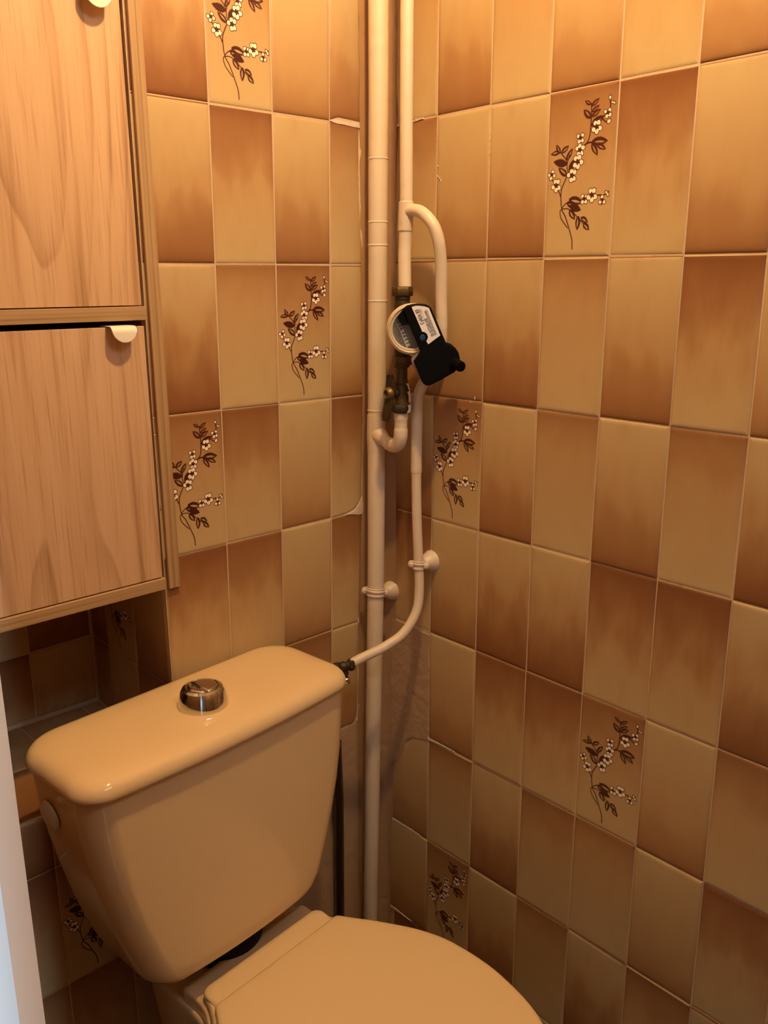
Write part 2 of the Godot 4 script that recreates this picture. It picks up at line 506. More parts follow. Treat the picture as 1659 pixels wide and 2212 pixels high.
const RIGHT_KINDS := {9: "LDLDLLDLLDLDL", 8: "DLDLDLDLDDLLD", 7: "DLLFDLLDLLDFL", 6: "LLLDLDLLDLLDL", 5: "LFLDLDLLFDLDL", 4: "DLLLDDLDLLDLD",
	3: " LDDFLDLDLLDL", 2: "LDLDDLDLFLDLL", 1: "LFLDLDLDLLDDL", 0: "DLDLDDLLDLDLD"}
const BACK_KINDS := {9: "LDLL", 8: "LLFL", 7: "DLDL", 6: "LFDL", 5: "DLDF", 4: "DLDD", 3: "LDLD"}

func wobble(a: Vector2, b: Vector2, n: int, amp: float) -> Array:
	var out := []
	var d := (b - a).orthogonal().normalized()
	for i in n:
		out.append(a.lerp(b, float(i + 1) / (n + 1)) + d * rng.randf_range(-amp, amp))
	return out

func tiles_right(w: Node3D) -> void:
	for r in 13:
		for k in 13:
			var kinds: String = RIGHT_KINDS.get(r, "LDLLDDLDLLDLD" if r % 2 == 0 else "DLDLLDLDDLDLL")
			if kinds[k] == " ": continue
			var ym := 0.2 * r + 0.1
			var zl := rz(k, ym); var zr := rz(k + 1, ym)
			var P := PackedVector2Array([Vector2(rz(k, ym - 0.1), ry(r, zl)), Vector2(rz(k + 1, ym - 0.1), ry(r, zr)), Vector2(rz(k + 1, ym + 0.1), ry(r + 1, zr)), Vector2(rz(k, ym + 0.1), ry(r + 1, zl))])
			var c := Vector2(zl, P[0].y); var s := Vector2(zr - zl, 0.2)
			if k == 0:   # cut to fit the corner, with a broken edge
				var e: Array = {8: [0.0365, 0.031], 7: [0.036, 0.027], 6: [0.026, 0.025], 5: [0.0245, 0.022], 4: [0.023, 0.019], 3: [0.018, 0.016], 2: [0.0135, 0.0135], 1: [0.0205, 0.007]}.get(r, [0.031, 0.03])
				# e: edge at the top and at the bottom of the tile
				var top: float = e[0]; var bot: float = e[1]
				var pts := [Vector2(bot, P[0].y), P[1], P[2], Vector2(top, P[3].y)]
				if r == 8: pts[3] = Vector2(0.0302, P[3].y); pts[0] = Vector2(0.036, P[0].y)
				if r == 2:   # the tile under the plaster patch: its corner is smeared over
					pts = [Vector2(0.014, P[0].y), P[1], P[2], Vector2(0.096, 0.598), Vector2(0.078, 0.585), Vector2(0.061, 0.56), Vector2(0.037, 0.526), Vector2(0.016, 0.4975)]
				pts.append_array(wobble(pts[-1], pts[0], 9, 0.0011))
				P = PackedVector2Array(pts)
				c = Vector2(zr - 0.1005, ry(r, 0.1)); s = Vector2(0.1005, 0.2)
			if r == 12: s.y = 0.2; c.y = 2.4
			tile(w, BR, Vector3.ZERO, P, c, s, kinds[k])

func tiles_back(w: Node3D) -> void:
	for r in range(3, 13):
		for k in 4:
			var kinds: String = BACK_KINDS.get(r, "LDLD" if r % 2 == 0 else "DLLD")
			var ym := 0.2 * r + 0.1
			var xr := bx(k, ym); var xl := bx(k + 1, ym)
			var P := PackedVector2Array([Vector2(bx(k + 1, ym - 0.1), by(r, xl)), Vector2(bx(k, ym - 0.1), by(r, xr)), Vector2(bx(k, ym + 0.1), by(r + 1, xr)), Vector2(bx(k + 1, ym + 0.1), by(r + 1, xl))])
			var c := Vector2(xl, P[0].y); var s := Vector2(xr - xl, 0.2)
			if k == 0:
				var e: Array = {8: [-0.0365, -0.0375], 7: [-0.041, -0.0375], 6: [-0.0358, -0.036], 5: [-0.0355, -0.0422], 4: [-0.0428, -0.0502], 3: [-0.0515, -0.0555]}.get(r, [-0.036, -0.036])
				var a := Vector2(e[1], P[1].y); var b := Vector2(e[0], P[2].y)
				var pts := [P[0], a]
				if r == 8: pts = [P[0], Vector2(-0.098, P[0].y + 0.001), Vector2(-0.082, P[0].y + 0.006), Vector2(a.x, P[0].y + 0.004)]
				if r == 5: pts = [P[0], Vector2(-0.077, P[0].y + 0.002), Vector2(-0.058, P[0].y + 0.007), Vector2(-0.044, P[0].y + 0.022)]
				if r == 3: pts = [Vector2(P[0].x, 0.604), Vector2(-0.100, 0.609), Vector2(-0.089, 0.611), Vector2(-0.074, 0.609), Vector2(-0.066, 0.612), Vector2(-0.060, 0.622)]
				pts.append_array(wobble(pts[-1], b, 9, 0.0013))
				pts.append(b); pts.append(P[3])
				P = PackedVector2Array(pts)
				c = Vector2(xl, by(r, -0.1)); s = Vector2(0.1, 0.2)
			if k == 3: s = Vector2(0.1, 0.2); c = Vector2(xr - 0.1, c.y)
			tile(w, BB, Vector3.ZERO, P, c, s, kinds[k])
	# below the niche and behind the cistern
	var xs := [-0.3135, -0.414, -0.5135, -0.6105, -0.711, -0.8105]
	for r in 4:
		for k in 5:
			if r == 3 and k == 0: continue
			var y0: float = 0.2 * r - (0.006 if r == 3 else 0.0); var y1: float = 0.2 * r + 0.2 - (0.006 if r == 2 else 0.0)
			if r == 3: y1 = 0.676
			var P := PackedVector2Array([Vector2(xs[k + 1], y0), Vector2(xs[k], y0), Vector2(xs[k], y1), Vector2(xs[k + 1], y1)])
			var kd: String = ["DLDLD", "LDDDL", "DLFDL", "LDLLD"][r][k]
			if r == 2 and k == 2: kd = "F"
			tile(w, BB, Vector3.ZERO, P, P[0], Vector2(xs[k] - xs[k + 1], 0.2), kd)

func tiles_niche(w: Node3D) -> void:
	# side cheek of the niche (facing left), its back and the ledge
	for r in [3, 4, 5, 6]:
		for k in 3:
			var z1: float = [-0.006, -0.106, -0.206][k]; var z0: float = [-0.106, -0.206, -0.262][k]
			var y0: float = [0.684, 0.798, 0.998, 1.198][r - 3]; var y1: float = [0.798, 0.998, 1.198, 1.398][r - 3]
			var P := PackedVector2Array([Vector2(z0, y0), Vector2(z1, y0), Vector2(z1, y1), Vector2(z0, y1)])
			tile(w, BR, Vector3(-0.416, 0, 0), P, Vector2(z1 - 0.1, y1 - 0.2), Vector2(0.1, 0.2), "F" if r == 4 and k == 1 else ["DLD", "LDL", "DDL", "LLD"][r - 3][k])
		for k in 4:
			var x1: float = [-0.4175, -0.5205, -0.621, -0.722][k]; var x0: float = [-0.5205, -0.621, -0.722, -0.817][k]
			var y0: float = [0.684, 0.798, 0.998, 1.198][r - 3]; var y1: float = [0.798, 0.998, 1.198, 1.398][r - 3]
			var P := PackedVector2Array([Vector2(x0, y0), Vector2(x1, y0), Vector2(x1, y1), Vector2(x0, y1)])
			tile(w, BB, Vector3(0, 0, -0.265), P, Vector2(x0, y1 - 0.2), Vector2(x1 - x0, 0.2), ["LDLD", "LDDL", "DLLD", "LDLD"][r - 3][k])
	var xs := [-0.4175, -0.4475, -0.549, -0.65, -0.75, -0.817]
	for k in 5:
		for j in 2:
			var a: float = [0.004, 0.134][j]; var b: float = [0.134, 0.263][j]
			var P := PackedVector2Array([Vector2(xs[k + 1], a), Vector2(xs[k], a), Vector2(xs[k], b), Vector2(xs[k + 1], b)])
			tile(w, BL, Vector3(0, 0.680, 0), P, P[0], Vector2(0.1, 0.9 if j == 0 else 0.2), "L" if j == 0 else "D")

func ragged(pts: Array, amp: float, step := 0.008) -> PackedVector2Array:
	var out := PackedVector2Array()
	for i in pts.size():
		var a: Vector2 = pts[i]; var b: Vector2 = pts[(i + 1) % pts.size()]
		out.append(a)
		var n := int(a.distance_to(b) / step)
		for q in wobble(a, b, n, amp): out.append(q)
	return out

# ---------------------------------------------------------------- setting
func room() -> void:
	# right wall: a slab whose face is the joint mortar; the tiles stand proud of it
	var mb := MB.new()
	mb.box(Vector3(0.0012, -0.1, -0.4), Vector3(0.15, 2.6, 1.5), 0.0)
	var w := struct("wall_right", mb, M.grout, "right wall of brown shaded tiles with pale joints and flower sprays", "wall")
	tiles_right(w)
	# bare plaster where a tile is missing, smeared over the tile below it
	mb = MB.new()
	mb.plate(ragged([Vector2(0.0, 0.39), Vector2(0.014, 0.40), Vector2(0.0145, 0.498), Vector2(0.022, 0.512), Vector2(0.036, 0.523), Vector2(0.046, 0.530), Vector2(0.058, 0.556), Vector2(0.062, 0.575), Vector2(0.078, 0.588), Vector2(0.098, 0.594), Vector2(0.1185, 0.599), Vector2(0.1185, 0.796), Vector2(0.06, 0.799), Vector2(0.0, 0.802)], 0.0012),
		[Vector2(0, -0.004), Vector2(0, 0.0004), Vector2(0.001, 0.0011)], Vector3.ZERO, BR)
	put("plaster_patch", mb, M.plaster, w)
	# rough plaster filling the corner behind the pipes
	var rows := []
	var nz := noise(77, 9.0, 3)
	for i in 127:
		var y := i * 0.02
		var zz := 0.038 + 0.002 * nz.get_noise_1d(y * 6.0)
		if y < 0.4: zz = 0.023
		elif y < 0.8: zz = 0.03
		var xx := 0.041 + 0.0025 * nz.get_noise_1d(y * 5.0 + 40.0)
		if y < 1.0: xx = lerpf(0.060, 0.046, clampf((y - 0.6) / 0.4, 0, 1))
		var row := []
		for j in 9:
			var u := j / 8.0
			var a := Vector2(-xx, 0.0007).bezier_interpolate(Vector2(-0.012, 0.0008), Vector2(-0.0008, 0.010), Vector2(-0.0005, zz), u)
			var off := 0.0012 * nz.get_noise_2d(u * 3.0, y * 20.0)
			row.append(Vector3(a.x - off, y, a.y + off))
		rows.append(row)
	mb = MB.new(); mb.grid(rows, false, false, false)
	# the sheet faces the room
	if mb.n[4].dot(Vector3(-1, 0, 1)) < 0.0:
		mb = MB.new(); mb.grid(rows, false, false, false, true)
	put("corner_plaster", mb, M.corner, w)
	# white filler in the joints near the corner, and stray splashes of it
	for f in [[[0.037, 1.5975], [0.060, 1.5985], [0.078, 1.6010], [0.094, 1.6005], [0.095, 1.5990], [0.078, 1.5972], [0.060, 1.5968], [0.038, 1.5945]],
		[[0.1185, 0.6045], [0.150, 0.6040], [0.180, 0.6033], [0.180, 0.6018], [0.150, 0.6012], [0.1185, 0.6000]],
		[[0.016, 0.4000], [0.060, 0.4000], [0.100, 0.3992], [0.100, 0.3974], [0.060, 0.3958], [0.020, 0.3935]],
		[[0.009, 0.2030], [0.060, 0.2022], [0.080, 0.2012], [0.080, 0.1995], [0.050, 0.1985], [0.011, 0.1960]],
		[[0.1235, 1.5335], [0.1265, 1.5310], [0.1258, 1.5305]], [[0.1235, 1.5195], [0.1300, 1.5135], [0.1318, 1.5095], [0.1295, 1.5128]],
		[[0.205, 1.2040], [0.207, 1.2055], [0.2072, 1.2010], [0.2055, 1.2005]], [[0.197, 1.1965], [0.1985, 1.1975], [0.1982, 1.1945]]]:
		var pts := []
		for q in f: pts.append(Vector2(q[0], q[1]))
		mb = MB.new()
		var big: bool = f.size() > 5
		mb.plate(ragged(pts, 0.0004, 0.006) if big else PackedVector2Array(pts), [Vector2(0, -0.003), Vector2(0, 0.0001), Vector2(0.0002, 0.0004)], Vector3.ZERO, BR)
		put("filler", mb, M.caulk, w)
	# back wall: pier right of the niche, box below it, and the niche's back
	mb = MB.new()
	mb.box(Vector3(-0.4148, -0.1, -0.4), Vector3(0.0012, 2.6, -0.0012), 0.0)
	mb.box(Vector3(-0.98, -0.1, -0.4), Vector3(-0.4148, 0.6788, -0.0012), 0.0)
	mb.box(Vector3(-0.98, 0.6788, -0.4), Vector3(-0.4148, 2.6, -0.2662), 0.0)
	w = struct("wall_back", mb, M.grout, "back wall of brown shaded tiles with a dark niche under the cabinet", "wall")
	tiles_back(w); tiles_niche(w)
	mb = MB.new()   # bare plaster low in the corner
	mb.plate(ragged([Vector2(-0.31, 0.0), Vector2(-0.03, 0.0), Vector2(-0.05, 0.30), Vector2(-0.053, 0.618), Vector2(-0.066, 0.609), Vector2(-0.09, 0.607), Vector2(-0.11, 0.601), Vector2(-0.31, 0.60)], 0.001, 0.012),
		[Vector2(0, -0.004), Vector2(0.0, -0.0012), Vector2(0.001, -0.0006)], Vector3.ZERO, BB)
	put("bare_plaster", mb, M.plaster, w)
	# white filler squeezed out along the cut tiles
	var fills := [
		[[-0.0985, 1.5972], [-0.083, 1.5995], [-0.060, 1.5985], [-0.0385, 1.6010], [-0.036, 1.596], [-0.041, 1.5925], [-0.060, 1.5940], [-0.083, 1.5945]],
		[[-0.0372, 1.655], [-0.0352, 1.655], [-0.0355, 1.60], [-0.0385, 1.56], [-0.0395, 1.50], [-0.036, 1.44], [-0.0355, 1.392], [-0.0385, 1.400], [-0.0405, 1.44], [-0.0435, 1.50], [-0.0425, 1.56], [-0.039, 1.60]],
		[[-0.079, 0.9968], [-0.0585, 1.0015], [-0.050, 1.011], [-0.0435, 1.022], [-0.0405, 1.020], [-0.041, 0.990], [-0.058, 0.9935]],
		[[-0.058, 0.803], [-0.05, 0.812], [-0.0475, 0.80], [-0.05, 0.792], [-0.0545, 0.798]],
		[[-0.058, 0.735], [-0.054, 0.733], [-0.0535, 0.66], [-0.057, 0.615], [-0.061, 0.612], [-0.0595, 0.62], [-0.0565, 0.66]]]
	for f in fills:
		var pts := []
		for q in f: pts.append(Vector2(q[0], q[1]))
		mb = MB.new()
		mb.plate(ragged(pts, 0.0005, 0.006), [Vector2(0, -0.004), Vector2(0, 0.0), Vector2(0.0005, 0.0005)], Vector3.ZERO, BB)
		put("filler", mb, M.caulk, w)
	# left wall with the doorway that the photograph is taken from
	mb = MB.new()
	mb.box(Vector3(-0.97, -0.1, -0.4), Vector3(-0.82, 2.6, 0.545), 0.0)
	mb.box(Vector3(-0.97, -0.1, 1.14), Vector3(-0.82, 2.6, 1.5), 0.0)
	mb.box(Vector3(-0.97, 2.05, 0.545), Vector3(-0.82, 2.6, 1.14), 0.0)
	struct("wall_left", mb, M.brownwall, "plain left wall with the open doorway", "wall")
	mb = MB.new()   # white lining of the door opening, its inner edge chamfered
	mb.plate(PackedVector2Array([Vector2(-0.985, -0.545), Vector2(-0.818, -0.545), Vector2(-0.818, -0.552), Vector2(-0.841, -0.578), Vector2(-0.985, -0.578)]),
		[Vector2(0, 0), Vector2(0, 2.05)], Vector3.ZERO, Basis(Vector3(1, 0, 0), Vector3(0, 0, -1), Vector3(0, 1, 0)), Vector2.ZERO, Vector2.ONE, true, 0.95)
	struct("trim_1", mb, M.white, "white door lining at the lower left edge, lit by daylight", "door frame")
	mb = MB.new()
	mb.box(Vector3(-0.97, -0.1, 1.36), Vector3(0.15, 2.10, 1.5), 0.0)
	mb.box(Vector3(-0.97, 2.40, 1.36), Vector3(0.15, 2.6, 1.5), 0.0)
	mb.box(Vector3(-0.97, 2.10, 1.36), Vector3(-0.75, 2.40, 1.5), 0.0)
	mb.box(Vector3(-0.10, 2.10, 1.36), Vector3(0.15, 2.40, 1.5), 0.0)
	struct("wall_front", mb, M.brownwall, "plain wall behind the viewer", "wall")
	mb = MB.new(); mb.box(Vector3(-0.75, 2.10, 1.44), Vector3(-0.10, 2.40, 1.446), 0.0)
	struct("window_2", mb, M.glass, "small high pane in the wall behind the viewer", "window")
	mb = MB.new(); mb.box(Vector3(-1.95, 2.5, -0.5), Vector3(0.15, 2.62, 2.35), 0.0)
	struct("ceiling", mb, M.ceiling, "plain pale ceiling", "ceiling")
	mb = MB.new(); mb.box(Vector3(-1.95, -0.12, -0.5), Vector3(0.15, 0.0, 2.35), 0.0)
	struct("floor", mb, M.floor, "brown floor under the toilet", "floor")
	# the hall outside the doorway, with a window at its end
	mb = MB.new()
	mb.box(Vector3(-1.95, 0.0, -0.5), Vector3(-1.80, 2.5, 2.35), 0.0)
	mb.box(Vector3(-1.80, 0.0, -0.5), Vector3(-0.97, 2.5, -0.4), 0.0)
	mb.box(Vector3(-0.97, 0.0, 1.5), Vector3(-0.85, 2.5, 2.35), 0.0)
	mb.box(Vector3(-1.80, 0.0, 2.2), Vector3(-0.97, 0.7, 2.35), 0.0)
	mb.box(Vector3(-1.80, 2.1, 2.2), Vector3(-0.97, 2.5, 2.35), 0.0)
	mb.box(Vector3(-1.80, 0.7, 2.2), Vector3(-1.30, 2.1, 2.35), 0.0)
	mb.box(Vector3(-1.01, 0.7, 2.2), Vector3(-0.97, 2.1, 2.35), 0.0)
	struct("wall_hall", mb, M.hall, "walls of the hall outside the doorway", "wall")
	mb = MB.new(); mb.box(Vector3(-1.30, 0.7, 2.27), Vector3(-1.01, 2.1, 2.276), 0.0)
	struct("window_1", mb, M.glass, "clear window pane at the end of the hall", "window")

# ---------------------------------------------------------------- cabinet
func cabinet() -> void:
	var t := thing("wall_cabinet", "oak-grain wall cabinet with two doors set into the niche above the cistern", "cabinet", Vector3(-0.61, 0.9535, 0))
	var o := t.position
	var L := func(mb: MB): for i in mb.v.size(): mb.v[i] -= o
	var X0 := -0.806
	# carcass
	var mb := MB.new()
	mb.box(Vector3(X0, 0.9535, -0.25), Vector3(-0.4165, 0.9695, 0.006), 0.0006)
	_wood_uv(mb, true); L.call(mb); put("bottom_panel", mb, M.edge, t)
	mb = MB.new(); mb.box(Vector3(X0, 1.3235, -0.25), Vector3(-0.4165, 1.3408, 0.006), 0.0006)
	_wood_uv(mb, true); L.call(mb); put("middle_panel", mb, M.edge, t)
	mb = MB.new(); mb.box(Vector3(X0, 1.7015, -0.25), Vector3(-0.4165, 1.7175, 0.006), 0.0006)
	_wood_uv(mb, true); L.call(mb); put("top_panel", mb, M.edge, t)
	mb = MB.new(); mb.box(Vector3(X0, 0.9695, -0.255), Vector3(-0.4165, 1.7175, -0.25), 0.0005)
	_wood_uv(mb, false); L.call(mb); put("back_panel", mb, M.edge, t)
	mb = MB.new(); mb.box(Vector3(X0 - 0.016, 0.9535, -0.25), Vector3(X0, 1.7175, 0.006), 0.0006)
	_wood_uv(mb, false); L.call(mb); put("side_panel", mb, M.edge, t)
	mb = MB.new(); mb.box(Vector3(-0.4117, 0.9525, 0.0), Vector3(-0.3945, 1.7175, 0.0065), 0.0006)
	mb.box(Vector3(-0.4155, 0.9535, -0.25), Vector3(-0.4117, 1.7175, -0.0175), 0.0002)
	_wood_uv(mb, false); L.call(mb); part_label(put("cover_strip", mb, M.edge, t), "greyish oak strip covering the joint to the tiles")
	for k in 2:
		var y0: float = [0.9712, 1.3422][k]; var y1: float = [1.3160, 1.6945][k]
		mb = MB.new()
		var xr: float = [-0.4195, -0.4205][k]
		mb.box(Vector3(X0 + 0.002, y0, -0.0165), Vector3(xr, y1, 0.0022), 0.0007)
		for i in mb.v.size():
			mb.t[i] = Vector2((mb.v[i].x - X0) / 0.39, 1.0 - (mb.v[i].y - y0) / 0.46)
		L.call(mb)
		var d := put("door", mb, [M.door_low, M.door_up][k], t)
		part_label(d, ["lower cabinet door with a white tab pull", "upper cabinet door with a white tab pull"][k])
		handle(d, Vector3([-0.4555, -0.4555][k], y1 + 0.0013, 0.0) - o)

func _wood_uv(mb: MB, level: bool) -> void:
	for i in mb.v.size():
		var p := mb.v[i]
		if level: mb.t[i] = Vector2((p.y + p.z) / 0.05, p.x / 0.8)
		else: mb.t[i] = Vector2((p.x + p.z) / 0.05, p.y / 0.9)

func handle(d: Node3D, o: Vector3) -> void:
	var mb := MB.new()
	var path := [Vector2(-0.014, 0.0), Vector2(0.004, 0.0), Vector2(0.0125, 0.0)]
	for i in 7:
		var a := PI * 0.5 * (i + 1) / 7.0
		path.append(Vector2(0.0125 + 0.0075 * sin(a), -0.0075 + 0.0075 * cos(a)))
	for i in 12: path.append(Vector2(0.020, -0.0075 - 0.0122 * sin(PI * 0.5 * (i + 1) / 12.0)))
	var rows := []
	var th := 0.0013
	for i in path.size():
		var p: Vector2 = path[i]
		var q: Vector2 = path[mini(i + 1, path.size() - 1)] - path[maxi(i - 1, 0)]
		var nn := Vector2(-q.y, q.x).normalized()
		var drop := maxf(0.0, -p.y - 0.0035)
		var hw := sqrt(maxf(0.0, 1.0 - pow(drop / 0.01625, 2.0))) * 0.0172
		hw = maxf(hw, 0.0009)
		var ring := []
		for s in [[-1.0, 0.5], [-0.97, 0.85], [-0.9, 1.0], [0.9, 1.0], [0.97, 0.85], [1.0, 0.5], [0.97, 0.15], [0.9, 0.0], [-0.9, 0.0], [-0.97, 0.15]]:
			var e: Vector2 = p + nn * th * (s[1] - 0.5)
			ring.append(o + Vector3(hw * s[0], e.y, e.x))
		rows.append(ring)
	mb.grid(rows, true, true, true)
	put("handle", mb, M.handle, d)

# ---------------------------------------------------------------- toilet
func rrect(hw: float, z0: float, z1: float, rf: float, rr: float, bow: float, y: float, n := 10) -> Array:
	var out := []
	var cs := [[hw - rf, z1 - rf, rf, 0.0], [-hw + rf, z1 - rf, rf, PI * 0.5], [-hw + rr, z0 + rr, rr, PI], [hw - rr, z0 + rr, rr, PI * 1.5]]
	for c in cs:
		for i in n:
			var a: float = c[3] + PI * 0.5 * i / (n - 1)
			out.append(Vector3(c[0] + cos(a) * c[2], y, c[1] + sin(a) * c[2]))
	# extra points along the long front and rear so that the front can bow
	var res := []
	for i in out.size():
		var p: Vector3 = out[i]; var q: Vector3 = out[(i + 1) % out.size()]
		res.append(p)
		if absf(p.x - q.x) > 0.05:
			for k in 9: res.append(p.lerp(q, (k + 1) / 10.0))
	for i in res.size():
		var p: Vector3 = res[i]
		if p.z > (z0 + z1) * 0.5: p.z += bow * (1.0 - pow(p.x / hw, 2.0))
		res[i] = p
	return res

func egg(pts: Array, y: float, grow := 0.0, n := 14) -> Array:
	# pts: Vector2(half width, z) from the hinge line to the tip
	var c := []
	for p: Vector2 in pts: c.append(Vector3(p.x, 0, p.y))
	var s := smooth(c, 6)
	var out := []
	var zc: float = 0.5 * (s[0].z + s[-1].z)
	for i in s.size(): out.append(Vector3(s[i].x, y, s[i].z))
	for i in range(s.size() - 2, -1, -1): out.append(Vector3(-s[i].x, y, s[i].z))
	if grow != 0.0:
		var g := []
		var hw := 0.0
		for p: Vector3 in out: hw = maxf(hw, p.x)
		var hd: float = 0.5 * absf(s[-1].z - s[0].z)
		for p: Vector3 in out: g.append(Vector3(p.x * (1.0 + grow / hw), p.y, zc + (p.z - zc) * (1.0 + grow / hd)))
		out = g
	return out

func toilet() -> void:
	var t := thing("toilet", "beige close-coupled toilet with its seat lid closed against the tiled back wall", "toilet", Vector3(-0.4335, 0, 0.115), deg_to_rad(5.0))
	var mb := MB.new()
	var rows := []
	# cistern: tapering towards the bottom
	for s in [[0.4855, 0.118, -0.085, 0.054, 0.030], [0.4868, 0.129, -0.094, 0.060, 0.033], [0.4910, 0.1375, -0.098, 0.0640, 0.035], [0.500, 0.1445, -0.099, 0.066, 0.035], [0.517, 0.1525, -0.10, 0.067, 0.035], [0.555, 0.1655, -0.10, 0.067, 0.035], [0.60, 0.179, -0.10, 0.067, 0.035],
		[0.65, 0.1905, -0.10, 0.067, 0.034], [0.70, 0.2005, -0.10, 0.067, 0.034], [0.75, 0.2075, -0.10, 0.067, 0.034], [0.800, 0.211, -0.10, 0.067, 0.034]]:
		var fat: float = (0.0030 + 0.0028 * smoothstep(0.78, 0.64, s[0])) * lerpf(0.55, 1.0, smoothstep(0.47, 0.53, s[0]))
		var ring := rrect(s[1] + fat, s[2], s[3], s[4], 0.045, 0.010, s[0])
		for i in ring.size(): ring[i].x += fat
		rows.append(ring)
	mb.grid(rows, true, true, true)
	var ci := put("cistern", mb, M.ceramic, t)
	# lid
	mb = MB.new(); rows = []
	for s in [[0.7975, 0.006], [0.7990, 0.0015], [0.8025, 0.0], [0.8080, 0.0008], [0.8130, 0.003], [0.8175, 0.0068], [0.8208, 0.0125], [0.8230, 0.021], [0.8243, 0.032], [0.8251, 0.050], [0.8256, 0.07]]:
		var d: float = s[1]
		rows.append(rrect(0.2195 - d, -0.100 + d * 0.7, 0.0745 - d, maxf(0.037 - d * 0.35, 0.012), maxf(0.050 - d * 0.4, 0.012), 0.012, s[0]))
	mb.grid(rows, true, true, true)
	put("cistern_lid", mb, M.ceramic, t)
	# flush button
	mb = MB.new()
	var fb := Vector3(-0.002, 0.8252, 0.004)
	mb.lathe([Vector2(0.0335, -0.001), Vector2(0.0338, 0.0015), Vector2(0.0325, 0.009), Vector2(0.0295, 0.0195), Vector2(0.0287, 0.0212), Vector2(0.0268, 0.0245), Vector2(0.0222, 0.0262), Vector2(0.0212, 0.0250), Vector2(0.0212, 0.0235), Vector2(0.0, 0.0235)], fb, Vector3.UP, 48)
	var b := put("flush_button", mb, M.chrome, t)
	part_label(b, "round chrome dual-flush button")
	for k in 2:
		var pts := PackedVector2Array()
		for i in 25:
			var a := -PI * 0.5 + PI * i / 24.0
			pts.append(Vector2(cos(a) * 0.0203, sin(a) * 0.0203))
		var cut: float = -0.0072
		var q := PackedVector2Array()
		for i in 49:
			var a := TAU * i / 48.0
			var p := Vector2(cos(a), sin(a)) * 0.0203
			if (k == 0 and p.x > cut + 0.0004) or (k == 1 and p.x < cut - 0.0004): q.append(p)
		mb = MB.new()
		mb.plate(q, [Vector2(0, 0.0235), Vector2(0, 0.0262), Vector2(0.0012, 0.0274), Vector2(0.004, 0.0282), Vector2(0.0065, 0.0284)], fb, Basis(Vector3(1, 0, 0), deg_to_rad(-90)) if false else BL, Vector2.ZERO, Vector2.ONE, false, -1.0)
		put("button_half", mb, [M.satin, M.chrome][k], b)
	# white blanking cap on the left end
	mb = MB.new()
	mb.lathe([Vector2(0.0, 0.0048), Vector2(0.010, 0.0046), Vector2(0.016, 0.0036), Vector2(0.0188, 0.0016), Vector2(0.0192, -0.002)], Vector3(-0.2105, 0.7455, -0.030), Vector3(-1, -0.12, 0), 32)
	part_label(put("blanking_cap", mb, M.white, ci), "white round cap")
	# rubber gasket between cistern and pan
	mb = MB.new()
	mb.lathe([Vector2(0.0, 0.42), Vector2(0.052, 0.42), Vector2(0.056, 0.425), Vector2(0.056, 0.47), Vector2(0.052, 0.482), Vector2(0, 0.482)], Vector3(0.02, 0, -0.010), Vector3.UP, 32)
	part_label(put("gasket", mb, M.rubber, t), "black rubber gasket under the cistern")
	# pan
	var ax := 0.028
	var rim := [Vector2(0.108, -0.062), Vector2(0.116, 0.0), Vector2(0.119, 0.08), Vector2(0.150, 0.14), Vector2(0.172, 0.20), Vector2(0.178, 0.28), Vector2(0.165, 0.37), Vector2(0.125, 0.445), Vector2(0.06, 0.485), Vector2(0.0, 0.494)]
	var low := [Vector2(0.085, -0.03), Vector2(0.095, 0.02), Vector2(0.10, 0.08), Vector2(0.105, 0.14), Vector2(0.108, 0.18), Vector2(0.105, 0.22), Vector2(0.095, 0.25), Vector2(0.075, 0.275), Vector2(0.04, 0.29), Vector2(0.0, 0.295)]
	rows = []
	for s in [[0.0, 1.0, 0.0], [0.03, 1.0, -0.003], [0.10, 0.93, -0.008], [0.20, 0.80, -0.006], [0.28, 0.5, 0.0], [0.34, 0.22, 0.0], [0.39, 0.05, 0.0], [0.405, 0.0, 0.0], [0.412, 0.0, 0.0], [0.4155, 0.0, -0.0015], [0.4175, 0.0, -0.004], [0.4182, 0.0, -0.009]]:
		var pts := []
		for i in rim.size(): pts.append(rim[i].lerp(low[i], s[1]))
		rows.append(egg(pts, s[0], s[2]))
	for r in rows:
		for i in r.size(): r[i].x += ax
	mb = MB.new(); mb.grid(rows, true, true, true)
	var deck := [Vector2(0.104, 0.027), Vector2(0.112, 0.033), Vector2(0.114, 0.08), Vector2(0.145, 0.14), Vector2(0.166, 0.20), Vector2(0.172, 0.28), Vector2(0.160, 0.37), Vector2(0.121, 0.445), Vector2(0.058, 0.480), Vector2(0.0, 0.489)]
	rows = []
	for s in [[0.405, 0.0], [0.4315, 0.0], [0.4352, -0.0012], [0.4372, -0.0035], [0.4380, -0.008]]:
		rows.append(egg(deck, s[0], s[1]))
	for r in rows:
		for i in r.size(): r[i].x += ax
	mb.grid(rows, true, true, true)
	put("pan", mb, M.ceramic, t)
	# seat ring, hinge bar and lid
	var seat := [Vector2(0.1085, 0.078), Vector2(0.1145, 0.095), Vector2(0.133, 0.128), Vector2(0.1605, 0.165), Vector2(0.1785, 0.225), Vector2(0.1835, 0.29), Vector2(0.172, 0.37), Vector2(0.132, 0.445), Vector2(0.066, 0.492), Vector2(0.0, 0.502)]
	rows = []
	for s in [[0.4375, -0.006], [0.4390, -0.002], [0.442, 0.0], [0.4470, -0.001], [0.4492, -0.004]]:
		rows.append(egg(seat, s[0], s[1]))
	for r in rows:
		for i in r.size(): r[i].x += ax
	mb = MB.new(); mb.grid(rows, true, true, true)
	put("seat", mb, M.seat, t)
	mb = MB.new(); rows = []
